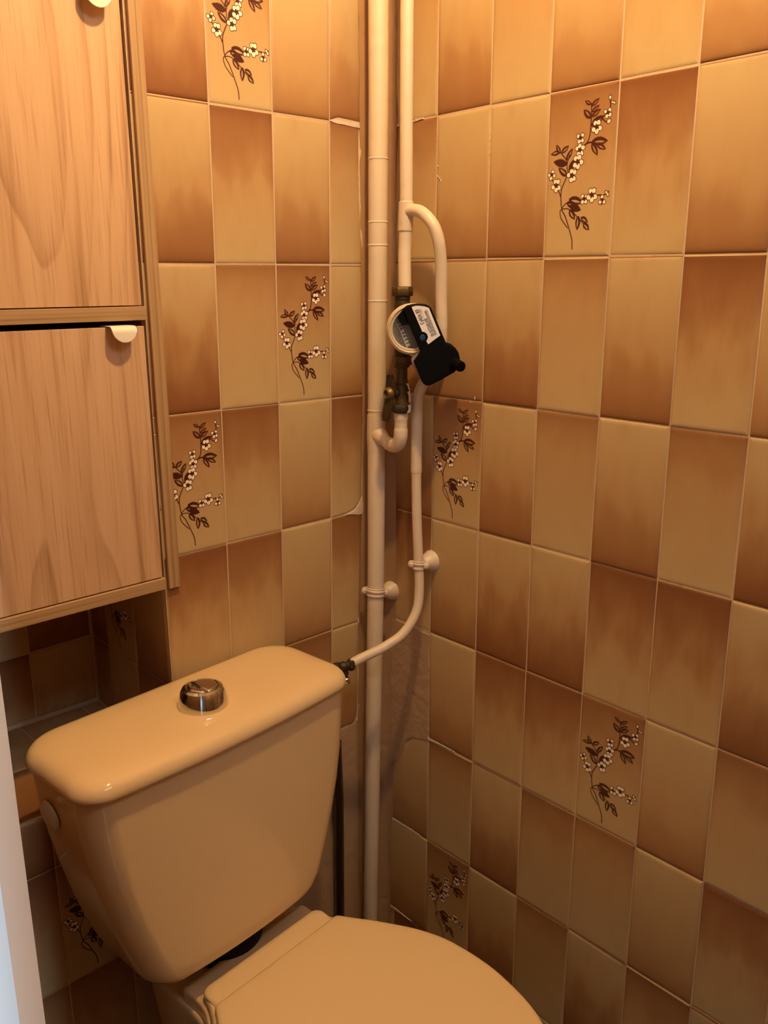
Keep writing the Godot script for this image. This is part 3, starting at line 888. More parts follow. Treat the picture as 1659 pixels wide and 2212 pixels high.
	for s in [[0.4385, 0.003], [0.440, 0.0005], [0.4505, 0.0], [0.4530, 0.0012], [0.4545, 0.004], [0.4548, 0.008]]:
		rows.append(rrect(0.1085 - s[1], 0.066 + s[1], 0.122 - s[1], 0.012, 0.014, 0.0, s[0], 8))
	for r in rows:
		for i in r.size():
			r[i].x += ax
			if r[i].y > 0.45 and r[i].z > 0.100: r[i].y -= 0.0030
	mb.grid(rows, true, true, true)
	put("hinge_bar", mb, M.seat, t)
	var cover := [Vector2(0.108, 0.104), Vector2(0.1135, 0.107), Vector2(0.1245, 0.126), Vector2(0.1475, 0.165), Vector2(0.1735, 0.220), Vector2(0.1855, 0.275), Vector2(0.181, 0.355), Vector2(0.150, 0.44), Vector2(0.078, 0.500), Vector2(0.0, 0.513)]
	rows = []
	for s in [[0.4500, -0.005], [0.4512, -0.0015], [0.4538, 0.0], [0.4570, -0.0005], [0.4592, -0.0025], [0.4606, -0.006], [0.4614, -0.012], [0.4620, -0.022], [0.4624, -0.04], [0.4626, -0.06]]:
		rows.append(egg(cover, s[0], s[1]))
	for r in rows:
		for i in r.size(): r[i].x += ax
	mb = MB.new(); mb.grid(rows, true, true, true)
	put("seat_lid", mb, M.seat, t)

# ---------------------------------------------------------------- pipework
func bead(mb: MB, p: Vector3, d: Vector3, r: float, h := 0.0028) -> void:
	mb.lathe([Vector2(r, -h), Vector2(r + 0.0010, -h * 0.4), Vector2(r + 0.0012, 0), Vector2(r + 0.0008, h * 0.5), Vector2(r, h)], p, d, 24)

func hexnut(mb: MB, c: Vector3, y0: float, y1: float, r: float, turn: float) -> void:
	var p := PackedVector2Array()
	for i in 6: p.append(Vector2(cos(turn + TAU * i / 6.0), sin(turn + TAU * i / 6.0)) * r)
	var e := 0.0014
	mb.plate(p, [Vector2(e, 0), Vector2(0, e), Vector2(0, y1 - y0 - e), Vector2(e, y1 - y0)], Vector3(c.x, y0, c.z), BL, Vector2.ZERO, Vector2.ONE, true)

func pipes() -> void:
	# tall riser in the corner with the elbow that feeds the meter
	var t := thing("riser_pipe", "thick cream-painted riser pipe standing in the corner from floor upwards", "pipe", Vector3(-0.07, 0, 0.04))
	var o := t.position
	var pth := [Vector3(-0.069, 0.0, 0.04), Vector3(-0.0672, 0.25, 0.04), Vector3(-0.0631, 0.4024, 0.04), Vector3(-0.0556, 0.6767, 0.04), Vector3(-0.0496, 0.8882, 0.04), Vector3(-0.0456, 1.1539, 0.04), Vector3(-0.0422, 1.3412, 0.04), Vector3(-0.0408, 1.45, 0.04), Vector3(-0.0398, 1.5451, 0.04), Vector3(-0.0378, 1.7548, 0.04), Vector3(-0.0365, 2.5, 0.04)]
	var at_y := func(y: float) -> Vector3:
		for i in pth.size() - 1:
			if y <= pth[i + 1].y: return pth[i].lerp(pth[i + 1], (y - pth[i].y) / (pth[i + 1].y - pth[i].y))
		return pth[-1]
	var P := []
	for q in smooth(pth, 8): P.append(q - o)
	var rr := []
	for q in P: rr.append(lerpf(0.0128, 0.0148, clampf((q.y - 0.3) / 1.0, 0, 1)))
	var mb := MB.new(); mb.tube(P, rr, 24)
	var pipe := put("pipe", mb, M.paint, t)
	for y in [1.5462, 1.4569, 1.4234, 1.3412, 1.172]:
		mb = MB.new(); bead(mb, at_y.call(y) - o, Vector3.UP, 0.0142 + (0.0002 if y > 1.2 else 0.0), 0.0022)
		put("joint_ring", mb, M.paint, pipe)
	mb = MB.new()   # soldered branch
	mb.tube([Vector3(-0.0463, 1.165, 0.04) - o, Vector3(-0.0464, 1.150, 0.04) - o, Vector3(-0.0466, 1.13, 0.04) - o, Vector3(-0.0469, 1.105, 0.04) - o], [0.0146, 0.0153, 0.0153, 0.0143], 24)
	put("branch_collar", mb, M.paint, t)
	var el := []
	for q in smooth([Vector3(-0.0455, 1.140, 0.036), Vector3(-0.0475, 1.132, 0.050), Vector3(-0.049, 1.126, 0.064), Vector3(-0.051, 1.1215, 0.080), Vector3(-0.0535, 1.1245, 0.0965), Vector3(-0.055, 1.137, 0.1045), Vector3(-0.055, 1.152, 0.1055), Vector3(-0.055, 1.180, 0.106)], 8): el.append(q - o)
	var er := []
	for q in el:
		var yy: float = q.y + o.y; var zz: float = q.z + o.z
		er.append(lerpf(0.0142, 0.0099, smoothstep(0.046, 0.066, zz)) if zz < 0.070 else (0.0109 if yy < 1.1505 or yy > 1.1655 else 0.0098))
	mb = MB.new(); mb.tube(el, er, 22)
	put("elbow", mb, M.paint, t)

	# pipe rising from the meter
	t = thing("meter_pipe", "thin cream-painted pipe rising out of the top of the water meter", "pipe", Vector3(-0.045, 1.36, 0.104))
	o = t.position
	mb = MB.new()
	P = []
	for q in smooth([Vector3(-0.050, 1.360, 0.1085), Vector3(-0.047, 1.40, 0.1045), Vector3(-0.045, 1.428, 0.1035), Vector3(-0.045, 1.479, 0.1055), Vector3(-0.045, 1.597, 0.105), Vector3(-0.045, 1.74, 0.1055), Vector3(-0.045, 2.5, 0.107)], 8): P.append(q - o)
	rr = []
	for q in P: rr.append(0.0095 if q.y + o.y < 1.44 else 0.0093)
	mb.tube(P, rr, 22)
	pipe = put("pipe", mb, M.paint, t)
	mb = MB.new()
	mb.tube([Vector3(-0.045, 1.441, 0.1038) - o, Vector3(-0.045, 1.4425, 0.1038) - o, Vector3(-0.045, 1.481, 0.1055) - o, Vector3(-0.045, 1.4825, 0.1055) - o], [0.0096, 0.0110, 0.0110, 0.0096], 22)
	put("tee", mb, M.paint, t)

	# branch looping over and down to the cistern
	t = thing("cistern_feed_pipe", "thin cream-painted pipe looping behind the water meter and curving down to the cistern", "pipe", Vector3(-0.04, 1.2, 0.15))
	o = t.position
	P = []
	for q in smooth([Vector3(-0.045, 1.4665, 0.108), Vector3(-0.045, 1.4695, 0.1185), Vector3(-0.0435, 1.4652, 0.1365), Vector3(-0.0405, 1.4485, 0.155), Vector3(-0.0355, 1.4260, 0.1620), Vector3(-0.029, 1.3947, 0.1610), Vector3(-0.024, 1.3493, 0.1576), Vector3(-0.021, 1.2893, 0.1562), Vector3(-0.021, 1.2549, 0.1480), Vector3(-0.024, 1.2296, 0.1325), Vector3(-0.027, 1.212, 0.1205), Vector3(-0.030, 1.185, 0.1160), Vector3(-0.030, 1.095, 0.1148), Vector3(-0.030, 1.012, 0.1165), Vector3(-0.030, 0.944, 0.1205), Vector3(-0.031, 0.889, 0.1245), Vector3(-0.040, 0.852, 0.127), Vector3(-0.065, 0.8215, 0.124), Vector3(-0.098, 0.805, 0.116), Vector3(-0.140, 0.7935, 0.1045), Vector3(-0.158, 0.7885, 0.1005)], 8): P.append(q - o)
	rr = []
	for i in P.size():
		var y: float = P[i].y + o.y
		rr.append(0.0088 if y > 1.08 else 0.0078)
	mb = MB.new(); mb.tube(P, rr, 20)
	put("pipe", mb, M.paint, t)
	mb = MB.new()
	mb.tube([Vector3(-0.030, 1.088, 0.1147) - o, Vector3(-0.030, 1.0805, 0.1148) - o, Vector3(-0.030, 1.079, 0.1148) - o], [0.0091, 0.0091, 0.0078], 20)
	put("joint_ring", mb, M.paint, t)

	# wall clips
	clip("pipe_clip", "cream-painted pipe clip with a domed base holding the thick riser pipe", at_y.call(0.866), Vector3(0, 0.852, 0.0265), 0.0144)
	clip("pipe_clip", "cream-painted pipe clip with a domed base holding the thin cistern pipe", Vector3(-0.030, 0.928, 0.1212), Vector3(0, 0.9285, 0.1215), 0.0079)

	# glossy dark pipe behind the cistern
	t = thing("waste_pipe", "narrow glossy dark pipe standing against bare plaster behind the cistern", "pipe", Vector3(-0.119, 0, 0.012))
	mb = MB.new(); mb.tube([Vector3(-0.002, 0, 0), Vector3(0, 0.25, 0), Vector3(0.003, 0.48, 0), Vector3(0.0, 0.60, 0)], 0.0088, 20)
	put("pipe", mb, M.blackgloss, t)

func clip(called: String, label: String, c: Vector3, w: Vector3, r: float) -> void:
	var t := thing(called, label, "pipe clip", w, 0.0, "painted clips holding the pipes")
	var d := Vector3(-1, 0, 0)
	var mb := MB.new()   # bell-shaped base on the wall
	mb.lathe([Vector2(0.0175, -0.001), Vector2(0.0178, 0.0005), Vector2(0.0165, 0.002), Vector2(0.0160, 0.005), Vector2(0.0138, 0.011), Vector2(0.0105, 0.0165), Vector2(0.0085, 0.0195), Vector2(0.0045, 0.021), Vector2(0.0, 0.0213)], Vector3.ZERO, d, 28)
	put("base", mb, M.paint, t)
	var p := c - w
	mb = MB.new()
	mb.tube([Vector3(-0.018, 0, 0), p + Vector3(r, 0, 0) * 0.9], 0.0038, 12)
	put("stud", mb, M.paint, t)
	# band round the pipe, flared at its ears
	var s := Vector3(0.707, 0, 0.707); var f := Vector3(-0.707, 0, 0.707)
	mb = MB.new()
	mb.lathe([Vector2(r, -0.0068), Vector2(r + 0.0016, -0.0066), Vector2(r + 0.0019, -0.0056), Vector2(r + 0.0009, -0.0030), Vector2(r + 0.0009, -0.0012), Vector2(r + 0.0028, 0.0012), Vector2(r + 0.0028, 0.0030), Vector2(r + 0.0012, 0.0046), Vector2(r + 0.0022, 0.0062), Vector2(r + 0.0014, 0.0070), Vector2(r, 0.0068)], p, Vector3(0.10, 1, -0.05), 28)
	put("band", mb, M.paint, t)
	for sd in [-1.0, 1.0]:
		mb = MB.new()
		var e: Vector3 = p + s * sd * (r + 0.0035) + Vector3(0, -0.0012 * sd, 0)
		mb.lathe([Vector2(0.0, -0.0042), Vector2(0.0052, -0.0042), Vector2(0.0058, -0.003), Vector2(0.0058, 0.0022), Vector2(0.0048, 0.0036), Vector2(0, 0.0038)], e, f, 18)
		var ear := put("ear", mb, M.paint, t)
		mb = MB.new()
		mb.lathe([Vector2(0.0034, 0.003), Vector2(0.0034, 0.0052), Vector2(0.0024, 0.0062), Vector2(0.0009, 0.0062), Vector2(0.0008, 0.0052), Vector2(0, 0.0052)], e, f, 16)
		put("screw", mb, M.paint, ear)

# ---------------------------------------------------------------- water meter and valves
const RM := Basis(Vector3(0.7071, 0, 0.7071), Vector3(0, 1, 0), Vector3(-0.7071, 0, 0.7071))   # the meter's face
const PX := 0.000672

func mp(x: float, y: float) -> Vector2: return Vector2((x - 872.0) * PX, (715.0 - y) * PX)

func mpoly(l: Array) -> PackedVector2Array:
	var p := PackedVector2Array()
	for q in l: p.append(mp(q[0], q[1]))
	return p

func lettering(s: String, from: Vector2, dir: Vector2, size: float, h: float, m: Material, parent: Node3D, face: String = "Droid Sans", length := 0.0, weight := 400) -> void:
	var tm := TextMesh.new()
	var f := SystemFont.new()
	f.font_names = PackedStringArray([face])
	f.font_weight = weight
	tm.font = f
	tm.text = s
	tm.font_size = 64
	tm.pixel_size = size / 47.0
	tm.depth = 0.00012
	tm.horizontal_alignment = HORIZONTAL_ALIGNMENT_LEFT
	tm.vertical_alignment = VERTICAL_ALIGNMENT_CENTER
	tm.curve_step = 1.0
	var o := put("lettering", tm, m, parent)
	var up := Vector2(-dir.y, dir.x)
	var k := 1.0
	if length > 0.0: k = length / maxf(tm.get_aabb().size.x, 0.0001)
	var B := RM * Basis(Vector3(dir.x, dir.y, 0) * k, Vector3(up.x, up.y, 0), Vector3(0, 0, 1))
	o.transform = Transform3D(B, RM * Vector3(from.x, from.y, h))

func meter() -> void:
	var G := Vector3(-0.078, 1.3008, 0.1347)
	var t := thing("water_meter", "round water meter with a black radio reader clipped over its dial", "water meter", G)
	var ax := Vector3(-0.0545, 0, 0.1075) - Vector3(G.x, 0, G.z)
	var yy := func(px: float) -> float: return (715.0 - px) * PX
	# brass body: vertical bore and the chamber behind the dial
	var mb := MB.new()
	mb.lathe([Vector2(0, yy.call(638)), Vector2(0.0118, yy.call(638)), Vector2(0.0118, yy.call(650)), Vector2(0.0108, yy.call(652)), Vector2(0.0122, yy.call(664)), Vector2(0.0135, yy.call(700)), Vector2(0.0130, yy.call(745)), Vector2(0.0115, yy.call(765)), Vector2(0.0118, yy.call(775)), Vector2(0, yy.call(775))], ax, Vector3.UP, 26)
	var cen := mp(889.5, 711)
	mb.lathe([Vector2(0.0, -0.036), Vector2(0.022, -0.034), Vector2(0.032, -0.022), Vector2(0.034, -0.004), Vector2(0.030, 0.0)], RM * Vector3(cen.x, cen.y, 0), RM.z, 36)
	put("body", mb, M.darkbrass, t)
	mb = MB.new()
	hexnut(mb, ax, yy.call(643), yy.call(622), 0.0157, 0.35)
	part_label(put("union_nut", mb, M.brass, t), "upper brass union nut")
	mb = MB.new()
	hexnut(mb, ax, yy.call(793), yy.call(772), 0.0150, 0.1)
	part_label(put("union_nut", mb, M.brass, t), "lower brass union nut")
	# ring, dial and glass
	mb = MB.new()
	var rc := RM * Vector3(cen.x, cen.y, 0)
	mb.lathe([Vector2(0.0345, -0.006), Vector2(0.0362, -0.004), Vector2(0.0368, 0.001), Vector2(0.0368, 0.0035), Vector2(0.0350, 0.0052), Vector2(0.0352, 0.0085), Vector2(0.0345, 0.0115), Vector2(0.0325, 0.0128), Vector2(0.0315, 0.0122), Vector2(0.0310, 0.0105), Vector2(0.0296, 0.0112), Vector2(0.0278, 0.0105), Vector2(0.0272, 0.0085), Vector2(0.0272, 0.0040), Vector2(0.0, 0.0040)], rc, RM.z, 56)
	var ring := put("dial_ring", mb, M.plastic, t)
	part_label(ring, "cream plastic ring around the dial")
	mb = MB.new()
	mb.lathe([Vector2(0.0271, 0.0040), Vector2(0.0271, 0.0052), Vector2(0.0, 0.0052)], rc, RM.z, 40)
	var dial := put("dial_face", mb, M.dial, t)
	var dd := Vector2(-0.406, 0.914)
	# dark register window with the counter rolls
	mb = MB.new()
	var wn := mpoly([[890, 764], [862, 703], [868, 700], [898, 760]])
	mb.plate(wn, [Vector2(0, 0.0052), Vector2(0, 0.0056)], Vector3.ZERO, RM)
	put("register_window", mb, M.black, dial)
	mb = MB.new()
	mb.plate(mpoly([[868.5, 716], [861.5, 700.5], [868, 697.5], [875, 713]]), [Vector2(0, 0.0056), Vector2(0, 0.0058)], Vector3.ZERO, RM)
	put("register_window", mb, M.red, dial)
	lettering("0 0 5 2 0", mp(883.5, 746), dd, 0.0046, 0.0060, M.sticker, dial, "Droid Sans", 0.024, 700)
	lettering("1 1 1", mp(871.5, 713.5), dd, 0.0046, 0.0061, M.sticker, dial, "Droid Sans", 0.010)
	lettering("CA21B2540", mp(873, 748), dd, 0.0056, 0.0054, M.print, dial, "Droid Sans", 0.036, 700)
	mb = MB.new()
	mb.plate(mpoly([[879.5, 749.5], [857.5, 698.5], [858.3, 698], [880.3, 749]]), [Vector2(0, 0.0052), Vector2(0, 0.0056)], Vector3.ZERO, RM)
	put("dial_line", mb, M.sticker, dial)
	mb = MB.new()
	mb.lathe([Vector2(0.0276, 0.0086), Vector2(0.0272, 0.0096), Vector2(0.022, 0.0112), Vector2(0.0, 0.0115)], rc, RM.z, 40)
	mb.lathe([Vector2(0.0274, 0.0078), Vector2(0.0, 0.0078)], rc, RM.z, 40)
	put("dial_glass", mb, M.lens, t)
	# radio reader
	var round_edge := [Vector2(0.0012, 0.0062), Vector2(0, 0.0075), Vector2(0, 0.0190), Vector2(0.0008, 0.0206), Vector2(0.0024, 0.0214)]
	mb = MB.new()
	mb.plate(mpoly([[870, 667], [879, 660.5], [891, 657.8], [904, 656.8], [918, 658], [926.5, 661.5], [931, 667], [963, 738], [974, 741.5], [984, 750], [990, 759], [993, 770], [992, 790], [982, 800.6], [955, 816], [932, 828], [926, 829.5], [921, 829], [915.5, 825.5], [911, 818], [894, 776.5], [908, 757]]), round_edge, Vector3.ZERO, RM, Vector2.ZERO, Vector2.ONE, true)
	mb.plate(mpoly([[858.5, 684], [870, 670], [883, 700], [878, 700.5], [868.5, 702.5]]), [Vector2(0, 0.0085), Vector2(0, 0.0165), Vector2(0.0008, 0.0172)], Vector3.ZERO, RM, Vector2.ZERO, Vector2.ONE, true)
	var rd := put("radio_reader", mb, M.black, t)
	part_label(rd, "black radio reader with a white label")
	# pale seam along the lower left side
	mb = MB.new()
	mb.plate(mpoly([[889, 772], [905, 757.5], [908.5, 758.5], [895.5, 776.5], [913, 818], [918.5, 827], [914, 825], [909.5, 818], [889, 779]]), [Vector2(0, 0.004), Vector2(0, 0.0135), Vector2(0.0006, 0.014)], Vector3.ZERO, RM, Vector2.ZERO, Vector2.ONE, true)
	put("seam", mb, M.printgrey, rd)
	mb = MB.new()   # stub with its cap
	var kc := mp(984, 782.5)
	mb.lathe([Vector2(0.0, 0.0), Vector2(0.0085, 0.0), Vector2(0.0085, 0.0022), Vector2(0.0079, 0.0026), Vector2(0.0076, 0.0165), Vector2(0.0070, 0.0176), Vector2(0, 0.0177)], RM * Vector3(kc.x, kc.y, 0.0210), RM * Vector3(0.42, -0.15, 0.90), 26)
	put("sensor_cap", mb, M.black, rd)
	# label
	var lp := [[889, 663.5], [898, 661], [906, 661], [916, 662.2], [925.5, 665.2], [950.4, 722.5], [925, 741]]
	lp.append([921, 734.5])
	for i in 9:
		var a := deg_to_rad(35.0 - 150.0 * i / 8.0 + 20.0)
		lp.append([912.8 + cos(a) * 11.4, 726.0 + sin(a) * 11.4])
	lp.append([911.5, 713.5])
	# trim the arc to the label's left edge
	var lq := []
	for q in lp:
		if q[0] > 905.0 or q[1] < 700.0: lq.append(q)
	mb = MB.new()
	mb.plate(mpoly(lq), [Vector2(0, 0.0210), Vector2(0, 0.02155)], Vector3.ZERO, RM)
	var lab := put("label", mb, M.sticker, rd)
	part_label(lab, "white label with a barcode")
	var H := 0.02162
	lettering("Cyble RF", mp(913.2, 699.5), Vector2(-0.405, 0.914), 0.0056, H, M.print, lab, "Droid Sans", 0.0226, 600)
	lettering("Fre : 433MHz", mp(913.6, 685.5), Vector2(-0.405, 0.914), 0.0022, H, M.printgrey, lab, "Droid Sans", 0.0130)
	lettering("09-16723482-840", mp(935.0, 724.0), Vector2(-0.405, 0.914), 0.0034, H, M.print, lab, "Droid Sans", 0.0270, 700)
	lettering("CE 0681", mp(923.6, 680.5), Vector2(-0.405, 0.914), 0.0022, H, M.print, lab, "Droid Sans", 0.0078)
	mb = MB.new()
	var bd := Vector2(-0.405, 0.914); var bu := Vector2(0.914, 0.405)
	var p0 := mp(938.0, 722.5)
	var pos := 0.0
	var widths := [0.8, 0.5, 0.5, 0.4, 0.9, 0.5, 0.5, 0.9, 0.5, 0.4, 1.0, 0.5, 0.5, 0.8, 0.4, 0.5, 1.0, 0.5, 0.5, 0.6, 0.9, 0.5, 0.5, 0.5, 0.8, 0.5, 0.6, 0.9]
	var sc := 0.0268 / 33.0
	for i in widths.size():
		var wv: float = widths[i] * sc
		var a := p0 + bd * pos; var b := a + bd * wv * 0.98; var q := bu * 0.0040
		mb.plate(PackedVector2Array([a, b, b + q, a + q]), [Vector2(0, 0.02155), Vector2(0, 0.02165)], Vector3.ZERO, RM)
		pos += (widths[i] + (0.55 if i % 3 else 0.9)) * sc
	put("barcode", mb, M.print, lab)
	mb = MB.new()   # small printed emblem
	for i in 5:
		var a := mp(919.5 + i * 1.1, 681.0 + i * 0.25); var b := a + bd * 0.0064; var q := bu * 0.00042
		mb.plate(PackedVector2Array([a, b, b + q, a + q]), [Vector2(0, 0.02155), Vector2(0, 0.02163)], Vector3.ZERO, RM)
	put("emblem", mb, M.printgrey, lab)
	var bc := mp(912.8, 726.0)
	mb = MB.new()
	mb.lathe([Vector2(0.0074, -0.0008), Vector2(0.0074, 0.0008), Vector2(0.0066, 0.0014), Vector2(0.0058, 0.0008), Vector2(0.0056, -0.0004)], RM * Vector3(bc.x, bc.y, 0.0212), RM.z, 30)
	put("button_collar", mb, M.black, rd)
	mb = MB.new()
	mb.lathe([Vector2(0.0, 0.0008), Vector2(0.0036, 0.0007), Vector2(0.0042, 0.0002), Vector2(0.0042, -0.0006)], RM * Vector3(bc.x, bc.y - 0.0006, 0.0216), RM.z, 24)
	part_label(put("button", mb, M.blue, rd), "small blue disc")

	# shut-off valve below the meter
	var vp := Vector3(-0.0548, 1.1765, 0.1062)
	t = thing("shutoff_valve", "aged brass shut-off valve with a dark butterfly handle under the water meter", "valve", vp)
	mb = MB.new()
	mb.lathe([Vector2(0, 0.0735), Vector2(0.0122, 0.0735), Vector2(0.0126, 0.071), Vector2(0.0122, 0.069), Vector2(0.0092, 0.0675), Vector2(0.0090, 0.052), Vector2(0.0104, 0.047), Vector2(0.0108, 0.044), Vector2(0.0098, 0.042), Vector2(0.0112, 0.036), Vector2(0.0116, 0.026), Vector2(0.0112, 0.0175), Vector2(0.0120, 0.0150), Vector2(0.0122, 0.012), Vector2(0, 0.012)], Vector3.ZERO, Vector3.UP, 28)
	put("body", mb, M.brass, t)
	mb = MB.new(); hexnut(mb, Vector3.ZERO, -0.0005, 0.0130, 0.0150, 0.2)
	put("nut", mb, M.darkbrass, t)
	mb = MB.new()
	mb.lathe([Vector2(0.0072, 0.0), Vector2(0.0072, 0.014), Vector2(0.0060, 0.0155), Vector2(0.0045, 0.016), Vector2(0.0045, 0.024), Vector2(0, 0.024)], Vector3(0, 0.031, 0), Vector3(-1, 0, 0), 22)
	put("stem", mb, M.darkbrass, t)
	mb = MB.new()
	# two blades in the plane across the stem
	var BH := Basis(Vector3(0, 0, 1), Vector3(0, 1, 0), Vector3(-1, 0, 0))
	mb.plate(PackedVector2Array([Vector2(-0.0095, 0.004), Vector2(-0.0085, -0.006), Vector2(0.004, -0.009), Vector2(0.010, -0.004), Vector2(0.0105, 0.006), Vector2(0.0065, 0.020), Vector2(0.0065, 0.0285), Vector2(-0.0070, 0.0270), Vector2(-0.0078, 0.016)]), [Vector2(0.0006, 0.0), Vector2(0, 0.0006), Vector2(0, 0.0030), Vector2(0.0006, 0.0036)], Vector3(-0.0215, 0.031, 0), BH, Vector2.ZERO, Vector2.ONE, true)
	var lowb := BH * Basis(Vector3(1, 0, 0), deg_to_rad(-13.0))
	mb.plate(PackedVector2Array([Vector2(-0.0075, -0.006), Vector2(0.0065, -0.0075), Vector2(0.0085, -0.020), Vector2(0.0062, -0.038), Vector2(0.0020, -0.043), Vector2(-0.0062, -0.0425), Vector2(-0.0095, -0.036), Vector2(-0.0088, -0.018)]), [Vector2(0.0006, 0.0), Vector2(0, 0.0006), Vector2(0, 0.0030), Vector2(0.0006, 0.0036)], Vector3(-0.0215, 0.031, 0), lowb, Vector2.ZERO, Vector2.ONE, true)
	put("handle", mb, M.darkbrass, t)
	mb = MB.new()
	mb.lathe([Vector2(0.0098, 0.023), Vector2(0.0101, 0.0262), Vector2(0.0080, 0.0300), Vector2(0.0058, 0.0322), Vector2(0.0050, 0.0316), Vector2(0.0044, 0.029), Vector2(0, 0.029)], Vector3(0, 0.031, 0), Vector3(-1, 0, 0), 24)
	part_label(put("cap_nut", mb, M.oldbrass, t), "round brass nut on the handle")
	# flakes of cream paint left on its right side
	for f in [[[0.0085, 0.0445], [0.0125, 0.0455], [0.0135, 0.039], [0.0145, 0.034], [0.0118, 0.036], [0.0105, 0.041]], [[0.0098, 0.0325], [0.0150, 0.0335], [0.0155, 0.017], [0.0122, 0.016], [0.0128, 0.025]], [[0.0108, 0.0125], [0.0162, 0.012], [0.0158, 0.002], [0.0085, -0.0012], [0.0080, 0.0012], [0.0130, 0.004]]]:
		var pts := []
		for q in f: pts.append(Vector2(q[0], q[1]))
		mb = MB.new()
		mb.plate(ragged(pts, 0.0004, 0.002), [Vector2(0, -0.0065), Vector2(0, 0.0), Vector2(0.0003, 0.0003)], RM * Vector3(-0.0012, 0, 0.0090), RM)
		put("paint_flake", mb, M.paint, t)

	# stop valve at the cistern
	var sp := Vector3(-0.1665, 0.7865, 0.0985)
	t = thing("cistern_stop_valve", "small blackened stop valve where the thin pipe meets the cistern", "valve", sp)
	var dr := Vector3(0.90, 0.10, 0.33).normalized()
	mb = MB.new()
	mb.lathe([Vector2(0, -0.040), Vector2(0.0062, -0.040), Vector2(0.0062, -0.012), Vector2(0.0085, -0.010), Vector2(0.0088, -0.002), Vector2(0.0070, 0.0), Vector2(0.0070, 0.004), Vector2(0, 0.004)], Vector3.ZERO, dr, 22)
	put("body", mb, M.darkbrass, t)
	mb = MB.new()
	var hb := Basis(dr.cross(Vector3.UP).normalized(), dr.cross(dr.cross(Vector3.UP)).normalized(), dr)
	for q in [[0.0035, 0.0125, 0.0098], [-0.0200, -0.0115, 0.0100]]:
		var p := PackedVector2Array()
		for i in 6: p.append(Vector2(cos(TAU * i / 6.0 + 0.2), sin(TAU * i / 6.0 + 0.2)) * q[2])
		mb.plate(p, [Vector2(0.001, q[0]), Vector2(0, q[0] + 0.001), Vector2(0, q[1] - 0.001), Vector2(0.001, q[1])], Vector3.ZERO, hb, Vector2.ZERO, Vector2.ONE, true)
	put("nut", mb, M.darkbrass, t)
	mb = MB.new()
	mb.lathe([Vector2(0.0058, 0.0), Vector2(0.0058, 0.0085), Vector2(0.0040, 0.0095), Vector2(0.0038, 0.016), Vector2(0, 0.016)], Vector3(-0.004, -0.004, 0.0), Vector3(0.05, -1, 0.15), 18)
	put("stem", mb, M.darkbrass, t)
	mb = MB.new()
	mb.lathe([Vector2(0, 0.014), Vector2(0.0052, 0.014), Vector2(0.0066, 0.0155), Vector2(0.0068, 0.0215), Vector2(0.0055, 0.024), Vector2(0, 0.0245)], Vector3(-0.004, -0.004, 0.0), Vector3(0.05, -1, 0.15), 18)
	put("screw_head", mb, M.satin, t)

func lamp() -> void:
	var p := LAMP
	var t := thing("pendant_lamp", "bare warm bulb hanging from the ceiling above the toilet", "lamp", p)
	var mb := MB.new()
	mb.lathe([Vector2(0, -0.032), Vector2(0.015, -0.028), Vector2(0.026, -0.016), Vector2(0.030, 0.0), Vector2(0.026, 0.016), Vector2(0.017, 0.034), Vector2(0.014, 0.05), Vector2(0, 0.05)], Vector3.ZERO, Vector3.UP, 28)
	var m := mat(Color(1, 0.9, 0.75), 0.4)
	m.emission_enabled = true; m.emission = Color(1.0, 0.80, 0.50); m.emission_energy_multiplier = 14.0
	put("bulb", mb, m, t)
	mb = MB.new(); mb.lathe([Vector2(0, 0.046), Vector2(0.019, 0.046), Vector2(0.020, 0.05), Vector2(0.018, 0.085), Vector2(0.006, 0.095), Vector2(0, 0.095)], Vector3.ZERO, Vector3.UP, 24)
	put("socket", mb, M.white, t)
	mb = MB.new(); mb.tube([Vector3(0, 0.09, 0), Vector3(0, 2.5 - p.y, 0)], 0.0032, 10)
	put("cord", mb, M.white, t)

const LAMP := Vector3(-0.38, 2.16, 0.54)

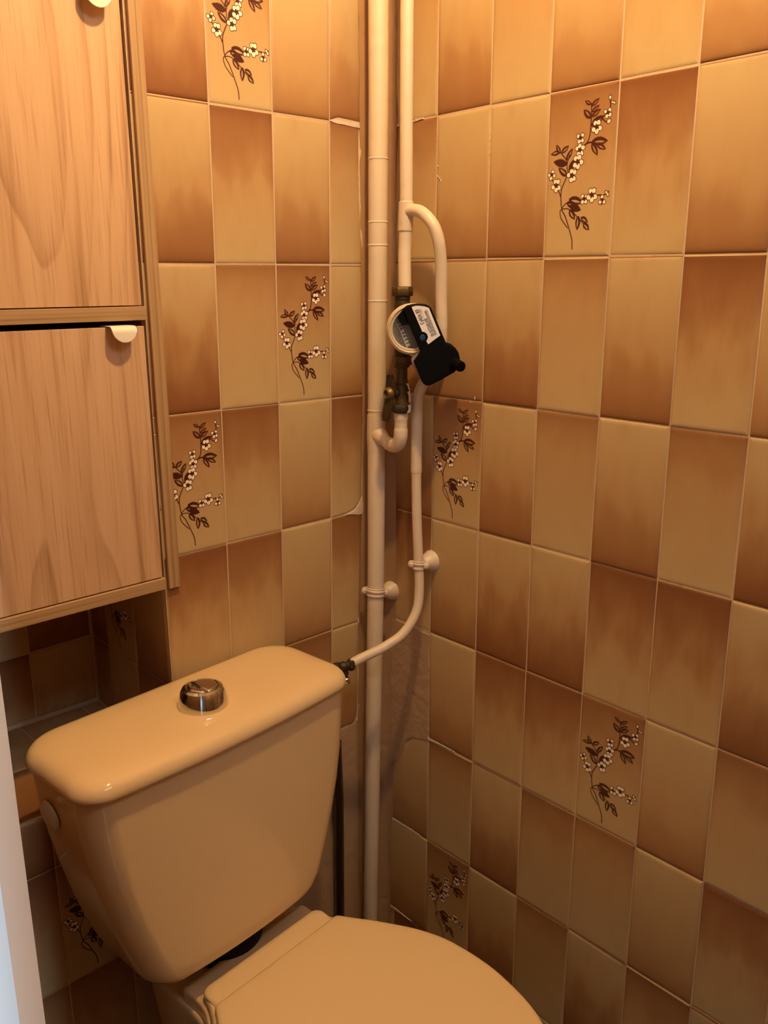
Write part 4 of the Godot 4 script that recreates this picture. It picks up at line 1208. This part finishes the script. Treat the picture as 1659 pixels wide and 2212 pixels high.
func _ready() -> void:
	rng.seed = 20240611
	# camera
	var cam := Camera3D.new()
	cam.name = "camera"
	cam.fov = 61.38; cam.near = 0.02; cam.far = 60.0
	cam.rotation_order = EULER_ORDER_YXZ
	cam.position = Vector3(-0.9706, 1.3743, 1.0528)
	cam.rotation_degrees = Vector3(-15.132, -42.876, -0.179)
	add_child(cam)
	cam.current = true
	# sky and exposure
	var we := WorldEnvironment.new(); we.name = "surroundings"
	var e := Environment.new()
	var sk := Sky.new(); var sm := ProceduralSkyMaterial.new()
	sm.sky_top_color = Color(0.50, 0.66, 0.90); sm.sky_horizon_color = Color(0.80, 0.87, 0.95)
	sm.ground_bottom_color = Color(0.35, 0.33, 0.30); sm.ground_horizon_color = Color(0.62, 0.62, 0.60)
	sm.sun_angle_max = 0.0
	sk.sky_material = sm
	e.background_mode = Environment.BG_SKY; e.sky = sk
	e.background_energy_multiplier = 1.2
	e.tonemap_mode = Environment.TONE_MAPPER_LINEAR
	e.tonemap_exposure = 1.0
	e.sdfgi_enabled = true; e.ssao_enabled = true; e.ssil_enabled = true
	we.environment = e
	add_child(we)
	# the lamp over the toilet
	var om := OmniLight3D.new(); om.name = "bulb_light"
	om.position = LAMP; om.light_color = Color(1.0, 0.82, 0.555); om.light_energy = 0.88
	om.omni_range = 8.0; om.omni_attenuation = 2.0; om.light_size = 0.03; om.shadow_enabled = true
	add_child(om)
	# daylight through the hall window
	var al := AreaLight3D.new(); al.name = "window_daylight"
	al.area_size = Vector2(0.28, 1.38)
	al.position = Vector3(-1.155, 1.4, 2.19)
	al.light_color = Color(0.80, 0.90, 1.0); al.light_energy = 9.0
	al.shadow_enabled = true
	add_child(al)
	# daylight through the small high window behind the viewer
	al = AreaLight3D.new(); al.name = "high_window_daylight"
	al.area_size = Vector2(0.64, 0.29)
	al.position = Vector3(-0.425, 2.25, 1.35)
	al.light_color = Color(0.92, 0.96, 1.0); al.light_energy = 0.50
	al.shadow_enabled = true
	add_child(al)

	materials()
	tile_materials()
	room()
	toilet()
	cabinet()
	pipes()
	meter()
	lamp()
